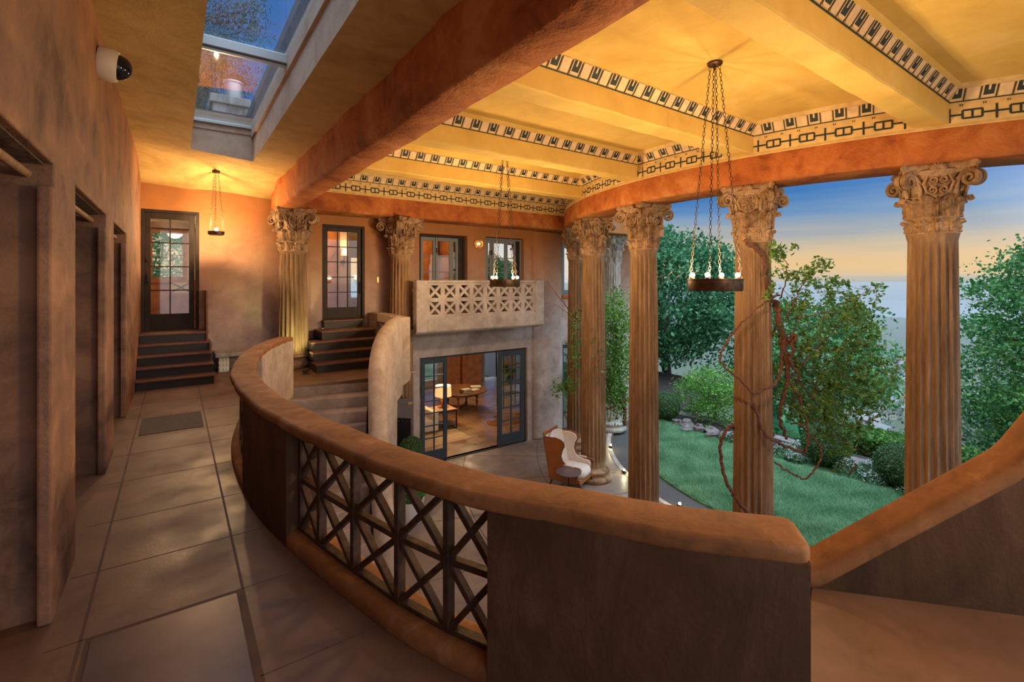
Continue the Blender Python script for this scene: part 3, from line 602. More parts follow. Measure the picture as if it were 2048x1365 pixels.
# french doors to the patio: two leaves, the middle open
d3 = empty('door_3', (6.5, YB, LOW), kind='structure'); d3['label'] = 'blue-grey french doors standing open to the patio'
frame(d3, 4.87, 8.15, LOW, -.19, YB + .10, YB + .24, .06, 'blue_grey_paint', sill=False)
lites(d3, 4.93, 5.64, LOW + .03, -.25, YB + .05, 2, 7, 'blue_grey_paint', stile=.10, top=.11, bot=.28, mw=.026); lites(d3, 7.16, 8.06, LOW + .03, -.25, YB + .02, 2, 6, 'blue_grey_paint', stile=.14, top=.12, bot=.30, mw=.028)
b = MB(); b.box(4.93, 8.1, YB + .03, YB + .07, LOW + .001, LOW + .012); b.build('threshold', ['dark_metal'], d3)
d4 = empty('door_4', (10.2, YB, LOW), kind='structure'); frame(d4, 9.47, 10.9, LOW, -.22, YB + .04, YB + .2, .06, 'blue_grey_paint'); lites(d4, 9.53, 10.84, LOW + .03, -.28, YB + .08, 1, 1, 'blue_grey_paint', stile=.05, top=.06, bot=.06, gl='mirror_glass')
# casement windows over the balcony
for n, (x0, x1, z0, z1), cuts, rows in ((1, H_W1, (5.33, 5.78), 3), (2, H_W2, (7.02, 7.48), 3)):
    e = empty('window_%d' % n, ((x0 + x1) / 2, YB, z0), kind='structure'); frame(e, x0 + .03, x1 - .03, z0, z1 - .02, YB + .09, YB + .2, .05, 'window_paint' if n == 2 else 'door_paint')
    ed = [x0 + .08] + list(cuts) + [x1 - .22]
    for k in range(3): lites(e, ed[k], ed[k + 1], z0 + .04, z1 - .07, YB + .10 - .02 * (k == 1), 1, rows + 1, 'window_paint', stile=.06, top=.09, bot=.10, mw=.02, gl='window_glass' if n == 1 else 'mirror_glass', name='casement')
    b = MB(); b.box(x1 - .22, x1 - .08, YB + .12, YB + .18, z0 + .04, z1 - .07); b.build('side_jamb', ['door_paint'], e)
    b = MB(); b.box(cuts[n - 1 if n == 1 else 0] + .03 * (1 if n == 1 else -1) - .012, cuts[n - 1 if n == 1 else 0] + .03 * (1 if n == 1 else -1) + .012, YB + .05, YB + .09, 2.40, 2.52); b.build('window_catch', ['dark_metal'], e)
e = empty('window_3', (9.87, YB, 1.28), kind='structure'); frame(e, 9.46, 10.3, 1.28, 2.84, YB + .02, YB + .2, .04, 'window_paint'); lites(e, 9.50, 10.26, 1.32, 2.80, YB + .04, 1, 1, 'window_paint', stile=.07, top=.07, bot=.10, gl='mirror_glass')
b = MB(); b.box(9.42, 10.34, YB - .06, YB + .05, 1.18, 1.27); b.build('window_sill', ['rust_stucco'], e, bevel=.01)

# ---------------------------------------------------------------- balcony with pierced panel
bc = empty('balcony', (6, 9.7, .55), label='stucco balcony with pierced lattice front under the two casement windows', cat='balcony')
X0, X1, YF, Z0, Z1 = 4.28, 7.84, 9.66, .56, 1.715; px0, px1, pz0, pz1 = 4.55, 7.55, .90, 1.645; T = .18
b = MB()
for a in ((X0, px0, Z0, Z1), (px1, X1, Z0, Z1), (px0 - .01, px1 + .01, Z0, pz0), (px0 - .01, px1 + .01, pz1, Z1)): b.box(a[0], a[1], YF, YF + T, a[2], a[3])
b.box(X1 - T, X1, YF + T, YB + .02, Z0, Z1)
ob = b.build('parapet', ['balcony_stucco'], bc)
bm = bmesh.new(); bm.from_mesh(ob.data); bmesh.ops.remove_doubles(bm, verts=bm.verts, dist=1e-4); bm.to_mesh(ob.data); bm.free()
bv = ob.modifiers.new('b', 'BEVEL'); bv.width = .03; bv.segments = 3; bv.limit_method = 'ANGLE'
b = MB(); b.loft([[(x_, y_, z_) for x_, y_, z_ in ((X0, YF + .02, Z0 + .05), (X0, 9.98, Z0 + .05), (X0, 9.98, Z0 - .05), (X0, YF + .10, Z0 - .05), (X0, YF + .03, Z0 - .01))], [(4.50, YF + .02, Z0 + .05), (4.50, 9.98, Z0 + .05), (4.50, 9.98, Z0 - .05), (4.50, YF + .10, Z0 - .05), (4.50, YF + .03, Z0 - .01)], [(4.52, YF + .02, Z0 + .05), (4.52, YB, Z0 + .05), (4.52, YB, Z0 - .05), (4.52, YF + .10, Z0 - .05), (4.52, YF + .03, Z0 - .01)], [(X1 - .02, YF + .02, Z0 + .05), (X1 - .02, YB, Z0 + .05), (X1 - .12, YB, Z0 - .05), (X1 - .14, YF + .10, Z0 - .05), (X1 - .06, YF + .03, Z0 - .01)]]); b.build('slab', ['balcony_stucco'], bc, bevel=.02)
b = MB(); nX = 8; cw = (px1 - px0) / nX; zm = (pz0 + pz1) / 2
for k in range(nX + 1): x = px0 + k * cw; b.box(x - .055, x + .055, YF + .03, YF + .12, pz0, pz1)
for z in (pz0, zm, pz1): b.box(px0, px1, YF + .032, YF + .118, z - .045, z + .045)
for k in range(nX):
    for za in (pz0, zm):
        x = px0 + k * cw; b.bar((x, YF + .075, za), (x + cw, YF + .075, za + zm - pz0), .06, .082, (0, 1, 0)); b.bar((x, YF + .075, za + zm - pz0), (x + cw, YF + .075, za), .06, .080, (0, 1, 0))
b.build('lattice', ['balcony_stucco'], bc)
# ---------------------------------------------------------------- columns with composite capitals
NF, SEG = 20, 8
def shaft_mb(z0, z1, rb, rt):
    b = MB(); rings = []; H = z1 - z0
    hs = [0, .012, .03, .05, .2, .4, .6, .8, .955, .97, .982, 1.0]
    for h in hs:
        r = rb + (rt - rb) * (h ** 1.4); dpt = .036 * min(1, max(0, (h - .008) / .03), max(0, (.985 - h) / .02))
        if h in (0,): r *= 1.05
        if h == 1.0: r *= 1.07
        ring = []
        for j in range(NF * SEG):
            u = (j % SEG) / SEG; f = math.sin(PI * min(1, max(0, (u - .10) / .80))) ** .75 if .10 < u < .90 else 0
            a = 2 * PI * j / (NF * SEG); rr = r - dpt * f; ring.append((rr * math.cos(a), rr * math.sin(a), z0 + h * H))
        rings.append(ring)
    b.loft(rings); return b
def base_mb(z0):
    pr = [(.0, 0), (.40, 0), (.425, .03), (.43, .07), (.41, .11), (.385, .125), (.36, .135), (.345, .165), (.35, .19), (.375, .20), (.39, .22), (.385, .25), (.36, .265), (.335, .275), (.325, .29), (.305, .31), (.285, .33), (.0, .33)]
    b = MB(); b.lathe([(r, z + z0) for r, z in pr], seg=48, cap=False); return b
def leaf_grid(b, w, h, curl, r0, z0, ang, lobes=5, lean=.04, thick=.02):
    """acanthus leaf standing against the bell"""
    nu, nv = 8, 12; G = []
    for j in range(nv + 1):
        v = j / nv; row = []
        wid = w * (.62 + .5 * math.sin(PI * min(1, v * 1.05)) ** .7) * (1 - .55 * max(0, v - .72) / .28)
        if v > .82: k = (v - .82) / .18; zz = h * (.82 + .15 * math.sin(k * PI * 1.15)); out = lean * v + curl * math.sin(k * PI * .55)
        else: zz = h * v; out = lean * v
        for i in range(nu + 1):
            u = i / nu * 2 - 1; sc = 1 + .10 * math.sin(v * PI * lobes * 2) * abs(u) ** 2
            x = u * wid / 2 * sc; rib = .012 * math.cos(u * PI * 3.5) * (1 - .3 * v) + .016 * (1 - abs(u)) + .006 * math.sin(v * lobes * 2 * PI + abs(u) * 2)
            r = r0 + out + rib - .02 * abs(u) ** 2; row.append((x, r, z0 + zz - .015 * abs(u) * (v > .8)))
        G.append(row)
    vs = []; fs = []; ca, sa = math.cos(ang), math.sin(ang)
    for off in (0, -thick):
        for row in G:
            for x, r, z in row:
                rr = r + off; a = x / max(.12, rr); vs.append((rr * math.cos(ang + a), rr * math.sin(ang + a), z))
    n = (nu + 1) * (nv + 1)
    for j in range(nv):
        for i in range(nu):
            q = (j * (nu + 1) + i, j * (nu + 1) + i + 1, (j + 1) * (nu + 1) + i + 1, (j + 1) * (nu + 1) + i); fs.append(q); fs.append(tuple(k + n for k in q[::-1]))
    rim = [j * (nu + 1) for j in range(nv + 1)] + [nv * (nu + 1) + i for i in range(1, nu + 1)] + [j * (nu + 1) + nu for j in range(nv - 1, -1, -1)]
    for a_, c_ in zip(rim, rim[1:]): fs.append((a_, c_, c_ + n, a_ + n))
    b.add(vs, fs)
def spiral(b, O, U, V, R0, turns, w, wd, start=0, sgn=1, n=26):
    """scroll in plane U,V around O"""
    O, U, V = Vector(O), Vector(U).normalized(), Vector(V).normalized(); Nn = U.cross(V); pts = []; rad = []
    for i in range(n + 1):
        k = i / n; a = start + sgn * 2 * PI * turns * k; r = R0 * (1 - .86 * k) ; pts.append(O + (U * math.cos(a) + V * math.sin(a)) * r); rad.append(w * (1 - .35 * k))
    rings = []
    for i, p in enumerate(pts):
        d = (p - O).normalized() if (p - O).length > 1e-5 else U
        rings.append([p + d * rad[i] * x + Nn * wd * y for x, y in ((1, -.5), (1, .5), (.25, .32), (-.25, .32), (-.9, .5), (-.9, -.5), (-.25, -.32), (.25, -.32))])
    b.loft(rings); return pts
def make_capital(e, z0):
    """local: column axis on z, a face looks towards -x ... capital from z0 to z0+.84"""
    bell = MB(); pr = [(.235, -.02), (.262, 0), (.262, .015), (.245, .03), (.245, .16), (.25, .18), (.262, .20), (.25, .215), (.255, .42), (.275, .46), (.26, .48), (.27, .60), (.30, .70), (.33, .76), (.30, .78)]
    bell.lathe([(r, z0 + z) for r, z in pr], seg=40); cap = bell.build('capital', ['capital_stone'], e, local=True, smooth=45)
    b = MB()
    for k in range(12): leaf_grid(b, .125, .165, .035, .252, z0 + .02, 2 * PI * k / 12, 3, .012)
    for k in range(8): leaf_grid(b, .20, .27, .085, .258, z0 + .20, 2 * PI * k / 8 + PI / 8, 5, .03)
    for k in range(8): leaf_grid(b, .10, .24, .03, .262, z0 + .20, 2 * PI * k / 8, 3, .02)
    b.build('acanthus_leaves', ['capital_stone'], cap, local=True, smooth=50)
    ab = MB(); D_ = .47; q = []                         # abacus: concave sides, cut corners
    for s in range(4):
        a = PI / 2 * s + PI / 4
        for i in range(13):
            t = i / 12 * 2 - 1; a0 = PI / 2 * s; half = .315; depth = .315 - .065 * (1 - t * t)
            x, y = depth + (.03 if abs(t) > .95 else 0), t * half * 1.05; q.append((x * math.cos(a0) - y * math.sin(a0), x * math.sin(a0) + y * math.cos(a0)))
    def ring(sc, z): return [(x * sc, y * sc, z0 + z) for x, y in q]
    ab.loft([ring(.97, .72), ring(1.0, .735), ring(1.0, .765), ring(1.06, .785), ring(1.06, .82), ring(1.0, .845)]); ab.build('abacus', ['capital_stone'], cap, local=True, smooth=40)
    b = MB()
    for s in range(4):
        a = PI / 4 + PI / 2 * s; U = Vector((math.cos(a), math.sin(a), 0)); V = Vector((0, 0, 1)); T = U.cross(V)
        for sg in (-1, 1):
            O = U * .435 + V * (z0 + .63) + T * .035 * sg
            spiral(b, O, U, V, .094, 1.6, .025, .06, start=PI * .55, sgn=-1)
            b.tube([U * .25 + V * (z0 + .48) + T * .10 * sg, U * .30 + V * (z0 + .60) + T * .07 * sg, U * .36 + V * (z0 + .70) + T * .045 * sg, O + V * .088], [.016, .022, .024, .022], 6)
    b.build('volute', ['capital_stone'], cap, local=True, smooth=50)
    b = MB(); c = MB()
    for s in range(4):
        a = PI / 2 * s; U = Vector((math.cos(a), math.sin(a), 0)); V = Vector((0, 0, 1)); T = V.cross(U)
        for sg in (-1, 1):
            for (o, h, r) in ((.055, .52, .045), (.05, .635, .042)):
                spiral(b, U * (.285 + (.02 if h > .6 else 0)) + V * (z0 + h) + T * o * sg, T * sg, V, r, 1.4, .013, .035, start=-PI / 2, sgn=-1, n=18)
            b.tube([U * .27 + V * (z0 + .44) + T * .01 * sg, U * .29 + V * (z0 + .50) + T * .105 * sg, U * .30 + V * (z0 + .60) + T * .14 * sg, U * .30 + V * (z0 + .69) + T * .10 * sg], [.02, .016, .014, .010], 6)
            b.tube([U * .27 + V * (z0 + .45) + T * .16 * sg, U * .29 + V * (z0 + .55) + T * .17 * sg, U * .285 + V * (z0 + .64) + T * .20 * sg], [.022, .02, .008], 6)
        for i in range(11):                              # shell fleuron
            th = math.radians(-35 + 250 * i / 10); d = T * math.cos(th) + V * math.sin(th); O = U * .30 + V * (z0 + .765)
            c.tube([O + d * .012, O + d * .05 + U * .018, O + d * .078 + U * .004], [.006, .015, .011], 6)
        c.sphere(tuple(U * .315 + V * (z0 + .755)), .02, 8, 6)
    b.build('scrolls', ['capital_stone'], cap, local=True, smooth=50); c.build('shell_rosette', ['capital_stone'], cap, local=True, smooth=50)
    return cap
def make_column(name, loc, zb, zt, rz, label, stone='column_stone'):
    e = empty(name, loc, rz, label, 'column')
    H = zt - zb; zc_ = H - .845; base_mb(0).build('base', [stone if stone == 'grey_stone' else 'capital_stone'], e, local=True, smooth=40)
    shaft_mb(.32, zc_ + .0, .285, .243).build('shaft', [stone], e, local=True, smooth=50); make_capital(e, zc_); return e
CP = {}
def cang(p): return math.atan2(p[1] - AC[1], p[0] - AC[0])
spec = [('C4', (7.22, 3.85), 'fluted column wrapped by a twisting vine, second from the right'), ('C5', (7.79, 1.87), 'tall fluted column at the far right, nearest to the camera'),
        ('C3', (7.25, 5.96), 'fluted column directly left of the vine-wrapped column'), ('C2', (7.86, 7.90), 'fluted column standing behind the wing armchair'), ('C1', (8.99, 9.65), 'fluted column half hidden behind the column at the armchair')]
proto = None
for k, p, lab in spec:
    rz = cang(p) + {'C4': .12, 'C5': 0, 'C3': 0, 'C2': -.06, 'C1': .1}[k]
    if proto is None: proto = make_column('fluted_column', (*p, LOW), LOW, ZS + .005, rz, lab); proto['group'] = 'colonnade columns'; CP[k] = proto
    else: CP[k] = dup(proto, (*p, LOW), rz, lab)
CA = make_column('fluted_column', (1.93, 10.33, 0), 0, ZS + .005, PI / 2 + .0, 'fluted column on the gallery level, lit from below by the small spotlight')
CB = dup(proto, (4.20, 10.33, LOW), PI / 2 + .35, 'fluted column between the steps and the balcony')
CA['group'] = 'colonnade columns'
C0 = make_column('fluted_column', (10.9, 10.15, LOW), LOW, 3.07, PI / 2, 'weathered grey fluted column farthest away, outside in daylight', 'grey_stone'); C0['group'] = 'colonnade columns'
for ch in C0.children_recursive:
    if ch.type == 'MESH' and ch.data.materials[0].name != 'grey_stone': ch.data.materials[0] = M['grey_stone']

# ---------------------------------------------------------------- chandeliers
def chain(b, p, q, link=.045, r=.0028):
    p, q = Vector(p), Vector(q); L = (q - p).length; n = max(4, int(L / (link * .8))); a = (q - p).normalized(); u = a.orthogonal().normalized(); v = a.cross(u)
    for i in range(n):
        c = p + a * (i + .5) * L / n; d = u if i % 2 else v; hl = link * .5; hw = link * .21; pts = [c + a * (hl * math.cos(t)) * 1.0 + d * hw * math.sin(t) * (1.1) for t in [2 * PI * k / 8 for k in range(9)]]
        b.tube(pts, r, 4)
def chandelier(loc, zr, label, link=.052, rr=.26):
    e = empty('chandelier', (*loc, zr), 0, label, 'chandelier', 'ring chandeliers of the coffered ceiling'); h = ZC - zr
    b = MB(); b.lathe([(.0, h - .035), (.05, h - .035), (.075, h - .02), (.078, h)], seg=24); b.tube([(0, 0, h - .08), (0, 0, h - .03)], .012, 8); b.build('canopy', ['bronze'], e, local=True, smooth=40)
    b = MB(); prof = [(.225, -.055), (.235, -.065), (.262, -.065), (.27, -.055), (.27, .045), (.276, .05), (.276, .06), (.225, .06), (.225, .045)]; n = 48; b.lathe([(0, -.062), (.245, -.062), (.245, -.054), (0, -.054)], seg=48, cap=False)
    b.loft([[(r * math.cos(2 * PI * j / n), r * math.sin(2 * PI * j / n), z) for r, z in prof] for j in range(n + 1)], cap=False); b.build('ring', ['bronze'], e, local=True, smooth=40)
    for k in range(4):
        a = PI / 2 * k + .35; c = MB(); chain(c, (.045 * math.cos(a), .045 * math.sin(a), h - .035), (.25 * math.cos(a), .25 * math.sin(a), .06), link); c.build('chain', ['iron'], e, local=True)
        a2 = a + .45 if k % 2 else a - .1; x, y = .225 * math.cos(a2), .225 * math.sin(a2)
        c = MB(); c.tube([(x, y, .0), (x, y, .055)], .012, 8); c.lathe([(.018, .05), (.024, .06), (.024, .075)], (x, y, 0), 12); s_ = c.build('socket', ['bronze'], e, local=True, smooth=40)
        c = MB(); c.sphere((x, y, .10), .026, 12, 8); g = c.build('bulb', ['bulb_glow'], s_, local=True, smooth=60)
        lamp('bulb_light', (loc[0] + x, loc[1] + y, zr + .16), CH_POWER, r=.03)
    return e
chandelier((4.61, 2.86), 1.66, 'nearer ring chandelier of four bulbs hanging beside the vine-wrapped column')
chandelier((4.78, 7.0), 1.66, 'farther ring chandelier of four bulbs hanging in front of the balcony', link=.07)
chandelier((3.8, -1.2), 1.66, 'added unseen ring chandelier of four bulbs in the bay behind the camera')  # added out of view to warm the gallery floor at the right
e = empty('pendant_lamp', (.60, 10.0, 2.56), 0, 'small single-bulb lamp on three chains beside the far left door', 'lamp'); h = zc(.6, 10.0) - 2.56
b = MB(); b.lathe([(0, h - .03), (.06, h - .03), (.065, h + .005)], seg=20); b.build('canopy', ['bronze'], e, local=True, smooth=40)
b = MB(); b.loft([[(r * math.cos(2 * PI * j / 32), r * math.sin(2 * PI * j / 32), z) for r, z in ((.10, -.04), (.125, -.035), (.13, .02), (.115, .02))] for j in range(33)], cap=False); b.lathe([(.0, -.045), (.11, -.045), (.11, -.035), (0, -.03)], seg=24); b.build('ring', ['bronze'], e, local=True, smooth=40)
for k in range(3): c = MB(); a = 2 * PI * k / 3 + .3; chain(c, (.035 * math.cos(a), .035 * math.sin(a), h - .03), (.12 * math.cos(a), .12 * math.sin(a), .02), .06); c.build('chain', ['iron'], e, local=True)
c = MB(); c.sphere((0, 0, .055), .032, 12, 8); c.build('bulb', ['bulb_glow'], e, local=True, smooth=60)
lamp('bulb_light', (.60, 9.97, 2.70), PEND_POWER, r=.03)

# ---------------------------------------------------------------- small fittings
e = empty('security_camera', (XL, 5.0, 3.44), 0, 'white wall-mounted dome security camera with a dark lens', 'camera')
b = MB(); b.lathe([(0, 0), (.125, 0), (.13, .01), (.128, .10), (.118, .125), (.0, .125)], seg=32); b.xf(Matrix.Rotation(PI / 2 + .10, 4, 'Y')); b.build('housing', ['white_plastic'], e, local=True, smooth=40)
b = MB(); b.lathe([(.10, .12), (.098, .14), (.085, .175), (.06, .20), (.03, .213), (0.001, .216)], seg=32); b.xf(Matrix.Rotation(PI / 2 + .10, 4, 'Y')); b.build('lens_dome', ['dark_metal'], e, local=True, smooth=60).data.materials[0] = plain('lens', (.01, .01, .012), .08)
b = MB(); b.box(3.805, 3.845, YB - .012, YB + .01, 1.66, 1.79); o = b.build('wall_switch', ['brass'], bevel=.003); tag(o, 'brass switch plate on the wall beside the column', 'switch')
e = empty('wall_sconce', (6.52, YB, 2.67), 0, 'round pierced metal wall sconce glowing between the casement windows', 'lamp')
b = MB(); 
for R_, n_ in ((.06, 9), (.095, 13), (.125, 18)):
    for k in range(n_):
        a = 2 * PI * k / n_; b.sphere((R_ * math.cos(a), -.10 + R_ * R_ * 5, R_ * math.sin(a)), .0145, 6, 5)
b.loft([[((r) * math.cos(2 * PI * j / 36), y, (r) * math.sin(2 * PI * j / 36)) for r, y in ((.135, -.01), (.142, 0), (.142, -.02))] for j in range(37)], cap=False); b.build('shade', ['brass'], e, local=True, smooth=50)
b = MB(); b.sphere((0, -.04, 0), .03, 10, 8); b.build('bulb', ['bulb_glow'], e, local=True, smooth=60); lamp('sconce_light', (6.52, YB - .05, 2.67), 3, r=.02)
def uplight(p, label, gl='garden_glow', power=3.5, col=(1, .85, .4), aim=None):
    e = empty('spotlight', p, 0, label, 'spotlight', 'small ground spotlights'); b = MB(); b.tube([(0, 0, 0), (0, 0, .06)], .01, 8); b.tube([(0, -.04, .06), (0, .04, .09)], [.035, .042], 12); b.build('housing', ['dark_metal'], e, local=True, smooth=40)
    b = MB(); b.sphere((0, .0, .115), .028, 10, 8); b.build('lens', [gl], e, local=True, smooth=60); lamp('spotlight_light', (p[0], p[1], p[2] + .17), power, col, r=.03)
lm = atz(613, 745, .02); e = empty('spotlight', (1.95, 9.27, 0), 0, 'small black spotlight on the landing at the foot of the fluted column', 'spotlight', 'small ground spotlights')
b = MB(); b.box(-.06, .06, -.03, .03, 0, .012); b.tube([(-.05, .0, .05), (.05, .02, .07)], .03, 12); b.tube([(0, 0, .01), (0, 0, .05)], .01, 8); b.build('housing', ['dark_metal'], e, local=True, smooth=40)
s = lamp('spotlight_light', (1.97, 9.50, .08), 55, (.95, .95, .38), r=.03, kind='SPOT', spot_size=1.5, spot_blend=.6); s.rotation_euler = (math.radians(150), 0, 0)
# bench against the back wall with carved supports
e = empty('stone_bench', (1.2, 10.5, 0), 0, 'low stone bench against the back wall beside the far left steps', 'bench')
b = MB(); b.box(.60, 1.49, 10.25, 10.79, .29, .36); b.build('seat', ['grey_stone'], e, bevel=.01)
for x in (.66, 1.28):
    b = MB(); b.box(x, x + .17, 10.38, 10.74, 0, .29)
    for k in range(9): b.sphere((x + .03 + .055 * (k % 3), 10.385, .05 + .09 * (k // 3)), .03, 8, 6, (1, .6, 1.2))
    b.build('carved_support', ['pot_flower'], e, smooth=40, bevel=.01)
# ---------------------------------------------------------------- patio furniture
RZ = math.atan2(-.37, .93) * -1  # chair yaw: local +y (front) points to (.37,-.93)
e = empty('wing_armchair', (7.17, 7.87, LOW), math.atan2(-.93, .37) - PI / 2, 'tufted cream wing armchair with tan leather back on the patio by the column', 'armchair')
def slab(pts_xz_or, fn, th, n=1): pass
def side_panel(b, sg, x0, th, pts, m=0):             # outline in (y,z), thickness along x
    n = len(pts); A = [(x0, y, z) for y, z in pts]; B_ = [(x0 + th * sg, y, z) for y, z in pts]
    b.add(A + B_, [tuple(range(n)), tuple(range(2 * n - 1, n - 1, -1))] + [(i, (i + 1) % n, n + (i + 1) % n, n + i) for i in range(n)], m)
wing = [(-.38, .20), (.28, .20), (.31, .34), (.33, .47), (.30, .535), (.16, .545), (.02, .57), (-.06, .64), (-.10, .74), (-.07, .86), (-.02, .96), (-.03, 1.04), (-.10, 1.08), (-.22, 1.10), (-.50, 1.08)]
for sg in (-1, 1):
    b = MB(); side_panel(b, -sg, .36 * sg, .035, wing); b.build('outer_panel', ['leather'], e, local=True, bevel=.008)['label'] = 'tan leather outer side'
    inn = [(y * .97 - .005, z - .01 if z > .3 else z + .1) for y, z in wing]
    b = MB(); side_panel(b, -sg, .325 * sg, .05, inn); b.build('wing', ['cream_fabric'], e, local=True, bevel=.02, seg=3)
    tr = [(y, z) for y, z in wing[3:]]
    b = MB(); b.tube([(.345 * sg, y, z) for y, z in tr], .018, 8); b.tube([(.345 * sg, .22, .55), (.345 * sg, .34, .545), (.345 * sg, .37, .52), (.345 * sg, .35, .49)], [.02, .028, .026, .018], 8); b.build('trim', ['carved_wood'], e, local=True, smooth=50)
    b = MB(); b.loft([[(.10 * sg + x * sg, .02 + y * .27, .56 + z) for x, z in ()] or [(x, y_, z) for x, z in [(.345 * sg + .028 * math.cos(t), .565 - .0 + .022 * math.sin(t)) for t in np.linspace(0, 2 * PI, 9)[:-1]]] for y_ in (-.02, .05, .13, .20)]); b.build('arm_pad', ['cream_fabric'], e, local=True, smooth=60)
b = MB(); nu, nv = 16, 18; G = []
for j in range(nv + 1):
    v = j / nv; row = []
    for i in range(nu + 1):
        u = i / nu * 2 - 1; z = .40 + .76 * v - .05 * u * u * v; y = -.28 - .19 * v + .07 * u * u
        pu, pv = (u * 3.0) % 1, (v * 4.5 + (.5 if int(math.floor(u * 3.0)) % 2 else 0)) % 1
        tuft = .028 * (abs(math.sin(PI * (u * 2.6 + v * 2.6))) * abs(math.sin(PI * (u * 2.6 - v * 2.6)))) ** .5
        row.append((u * (.30 + .0 * v), y + tuft, z))
    G.append(row)
b.loft(G, closed=False); n0 = len(b.v); b.loft([[(x, y - .10, z) for x, y, z in (r[0], r[-1])] for r in G], closed=False)
b.build('backrest', ['cream_fabric'], e, local=True, smooth=60)
b = MB(); b.loft([[(x, -.36 - .17 * v - dy, .18 + .98 * v) for x, dy in ((-.33, 0), (.33, 0), (.33, .03), (-.33, .03))] for v in np.linspace(0, 1, 5)]); b.build('back_panel', ['leather'], e, local=True)
b = MB(); b.loft([[(.28 * math.copysign(abs(math.cos(t)) ** .5, math.cos(t)) * k, .03 + .35 * math.copysign(abs(math.sin(t)) ** .6, math.sin(t)) * k, z) for t in np.linspace(0, 2 * PI, 33)[:-1]] for k, z in ((.9, .29), (1.0, .31), (1.03, .36), (1.0, .42), (.9, .455), (.55, .475), (.1, .48))]); b.build('seat_cushion', ['cream_fabric'], e, local=True, smooth=60)
b = MB(); b.box(-.32, .32, -.36, .34, .17, .30); b.build('seat_frame', ['leather'], e, local=True, bevel=.02)
for x in (-.29, .29):
    b = MB(); b.tube([(x, .30, .24), (x * 1.04, .355, .17), (x * 1.02, .35, .09), (x, .33, .03), (x, .365, 0)], [.045, .036, .022, .017, .026], 8); b.build('leg', ['carved_wood'], e, local=True, smooth=50)
    b = MB(); b.tube([(x, -.34, .2), (x, -.37, .10), (x, -.43, 0)], [.03, .024, .02], 8); b.build('leg', ['carved_wood'], e, local=True, smooth=50)
e = empty('side_table', (6.70, 7.46, LOW), 0, 'round purple-grey metal side table standing at the arm of the wing chair', 'table')
b = MB(); b.lathe([(0, .535), (.262, .535), (.266, .54), (.266, .552), (.258, .556), (0, .556)], seg=48, cap=False); b.build('tabletop', ['panel_metal'], e, local=True, smooth=40).data.materials[0] = plain('top_metal', (.20, .15, .15), .35, .4)
b = MB(); b.tube([(0, 0, .01), (0, 0, .535)], .014, 10); b.build('pole', ['dark_metal'], e, local=True, smooth=50)
b = MB(); b.lathe([(0, 0), (.16, 0), (.16, .008), (.02, .014)], seg=32); b.build('base', ['dark_metal'], e, local=True, smooth=40)

# metal cabinet with its doors open by the stair foot
e = empty('metal_cabinet', (4.0, 9.8, LOW), 0, 'tall purple-brown metal cabinet with open door beside the french doors', 'cabinet')
b = MB(); b.box(3.72, 4.27, 9.83, 9.87, LOW, -.86); b.box(3.72, 3.77, 9.4, 9.87, LOW, -.86); b.build('back_panel', ['panel_metal'], e, bevel=.005)
b = MB(); b.bar((3.55, 9.05, LOW + .95 - 0), (3.78, 8.80, LOW + .95), 1.75, .04, (1, 1, 0)); b.build('door', ['dark_metal'], e, bevel=.004)
b = MB(); b.box(4.14, 4.25, 9.81, 9.83, -1.0, -.95); b.build('latch', ['brass'], e)
for k in range(4):
    pass
for k in range(4): b = MB(); b.sphere((3.60 + .055 * k, 8.97 - .060 * k, -1.06), .012, 6, 5); b.build('rivet', ['panel_metal'], e)
b = MB(); b.tube([(4.20 + .30 * math.cos(t), 10.33 + .30 * math.sin(t), -.36 + .01 * math.sin(5 * t)) for t in np.linspace(0, 2 * PI, 30)], .009, 5); b.tube([(4.49, 10.2, -.36), (4.62, 10.5, -.34), (4.80, 10.78, -.35)], .008, 5); b.tube([(4.3, 10.03, -.37), (4.28, 10.0, -.45)], .007, 5); tag(b.build('cord', ['cream_fabric']), 'white cord tied around the column beside the french doors', 'cord')

# ---------------------------------------------------------------- rooms seen through the doors
def room(x0, x1, y1, z0, z1, wallm, floorm, wins=()):
    b = MB(); y0 = YB + .28; b.add([(x0, y0, z0), (x1, y0, z0), (x1, y1, z0), (x0, y1, z0)], [(0, 1, 2, 3)]); st(b.build('floor', [floorm], recenter=False))
    b = MB(); b.add([(x0, y0, z1), (x1, y0, z1), (x1, y1, z1), (x0, y1, z1)], [(0, 1, 2, 3)]); st(b.build('ceiling', [wallm], recenter=False))
    b = MB(); b.box(x0 - .1, x0, y0, y1 + .1, z0, z1); b.box(x1, x1 + .1, y0, y1 + .1, z0, z1); st(b.build('wall_inner', [wallm], recenter=False))
    o = wall_y('wall_inner', x0 - .1, x1 + .1, z0, z1, y1, y1 + .15, list(wins), wallm)
room(-1.6, 1.75, 14.6, .80, 3.3, 'cream_wall', 'walnut', [(-.75, .22, 1.75, 2.95)])
e = empty('window_5', (-.3, 14.6, 1.7), kind='structure'); frame(e, -.78, .25, 1.72, 2.98, 14.56, 14.66, .06, 'honey_wood'); lites(e, -.72, -.48, 1.76, 2.92, 14.58, 1, 2, 'honey_wood', stile=.03, top=.04, bot=.04, mw=.015); lites(e, -.48, .19, 1.76, 2.92, 14.58, 1, 2, 'honey_wood', stile=.03, top=.04, bot=.04, mw=.015)
e = empty('sideboard', (.1, 14, .8), 0, 'honey wood railing cabinet with an X panel behind the far left door', 'cabinet')
b = MB(); b.box(-.5, .62, 13.2, 13.5, .8, 1.42); b.build('body', ['honey_wood'], e, bevel=.01)
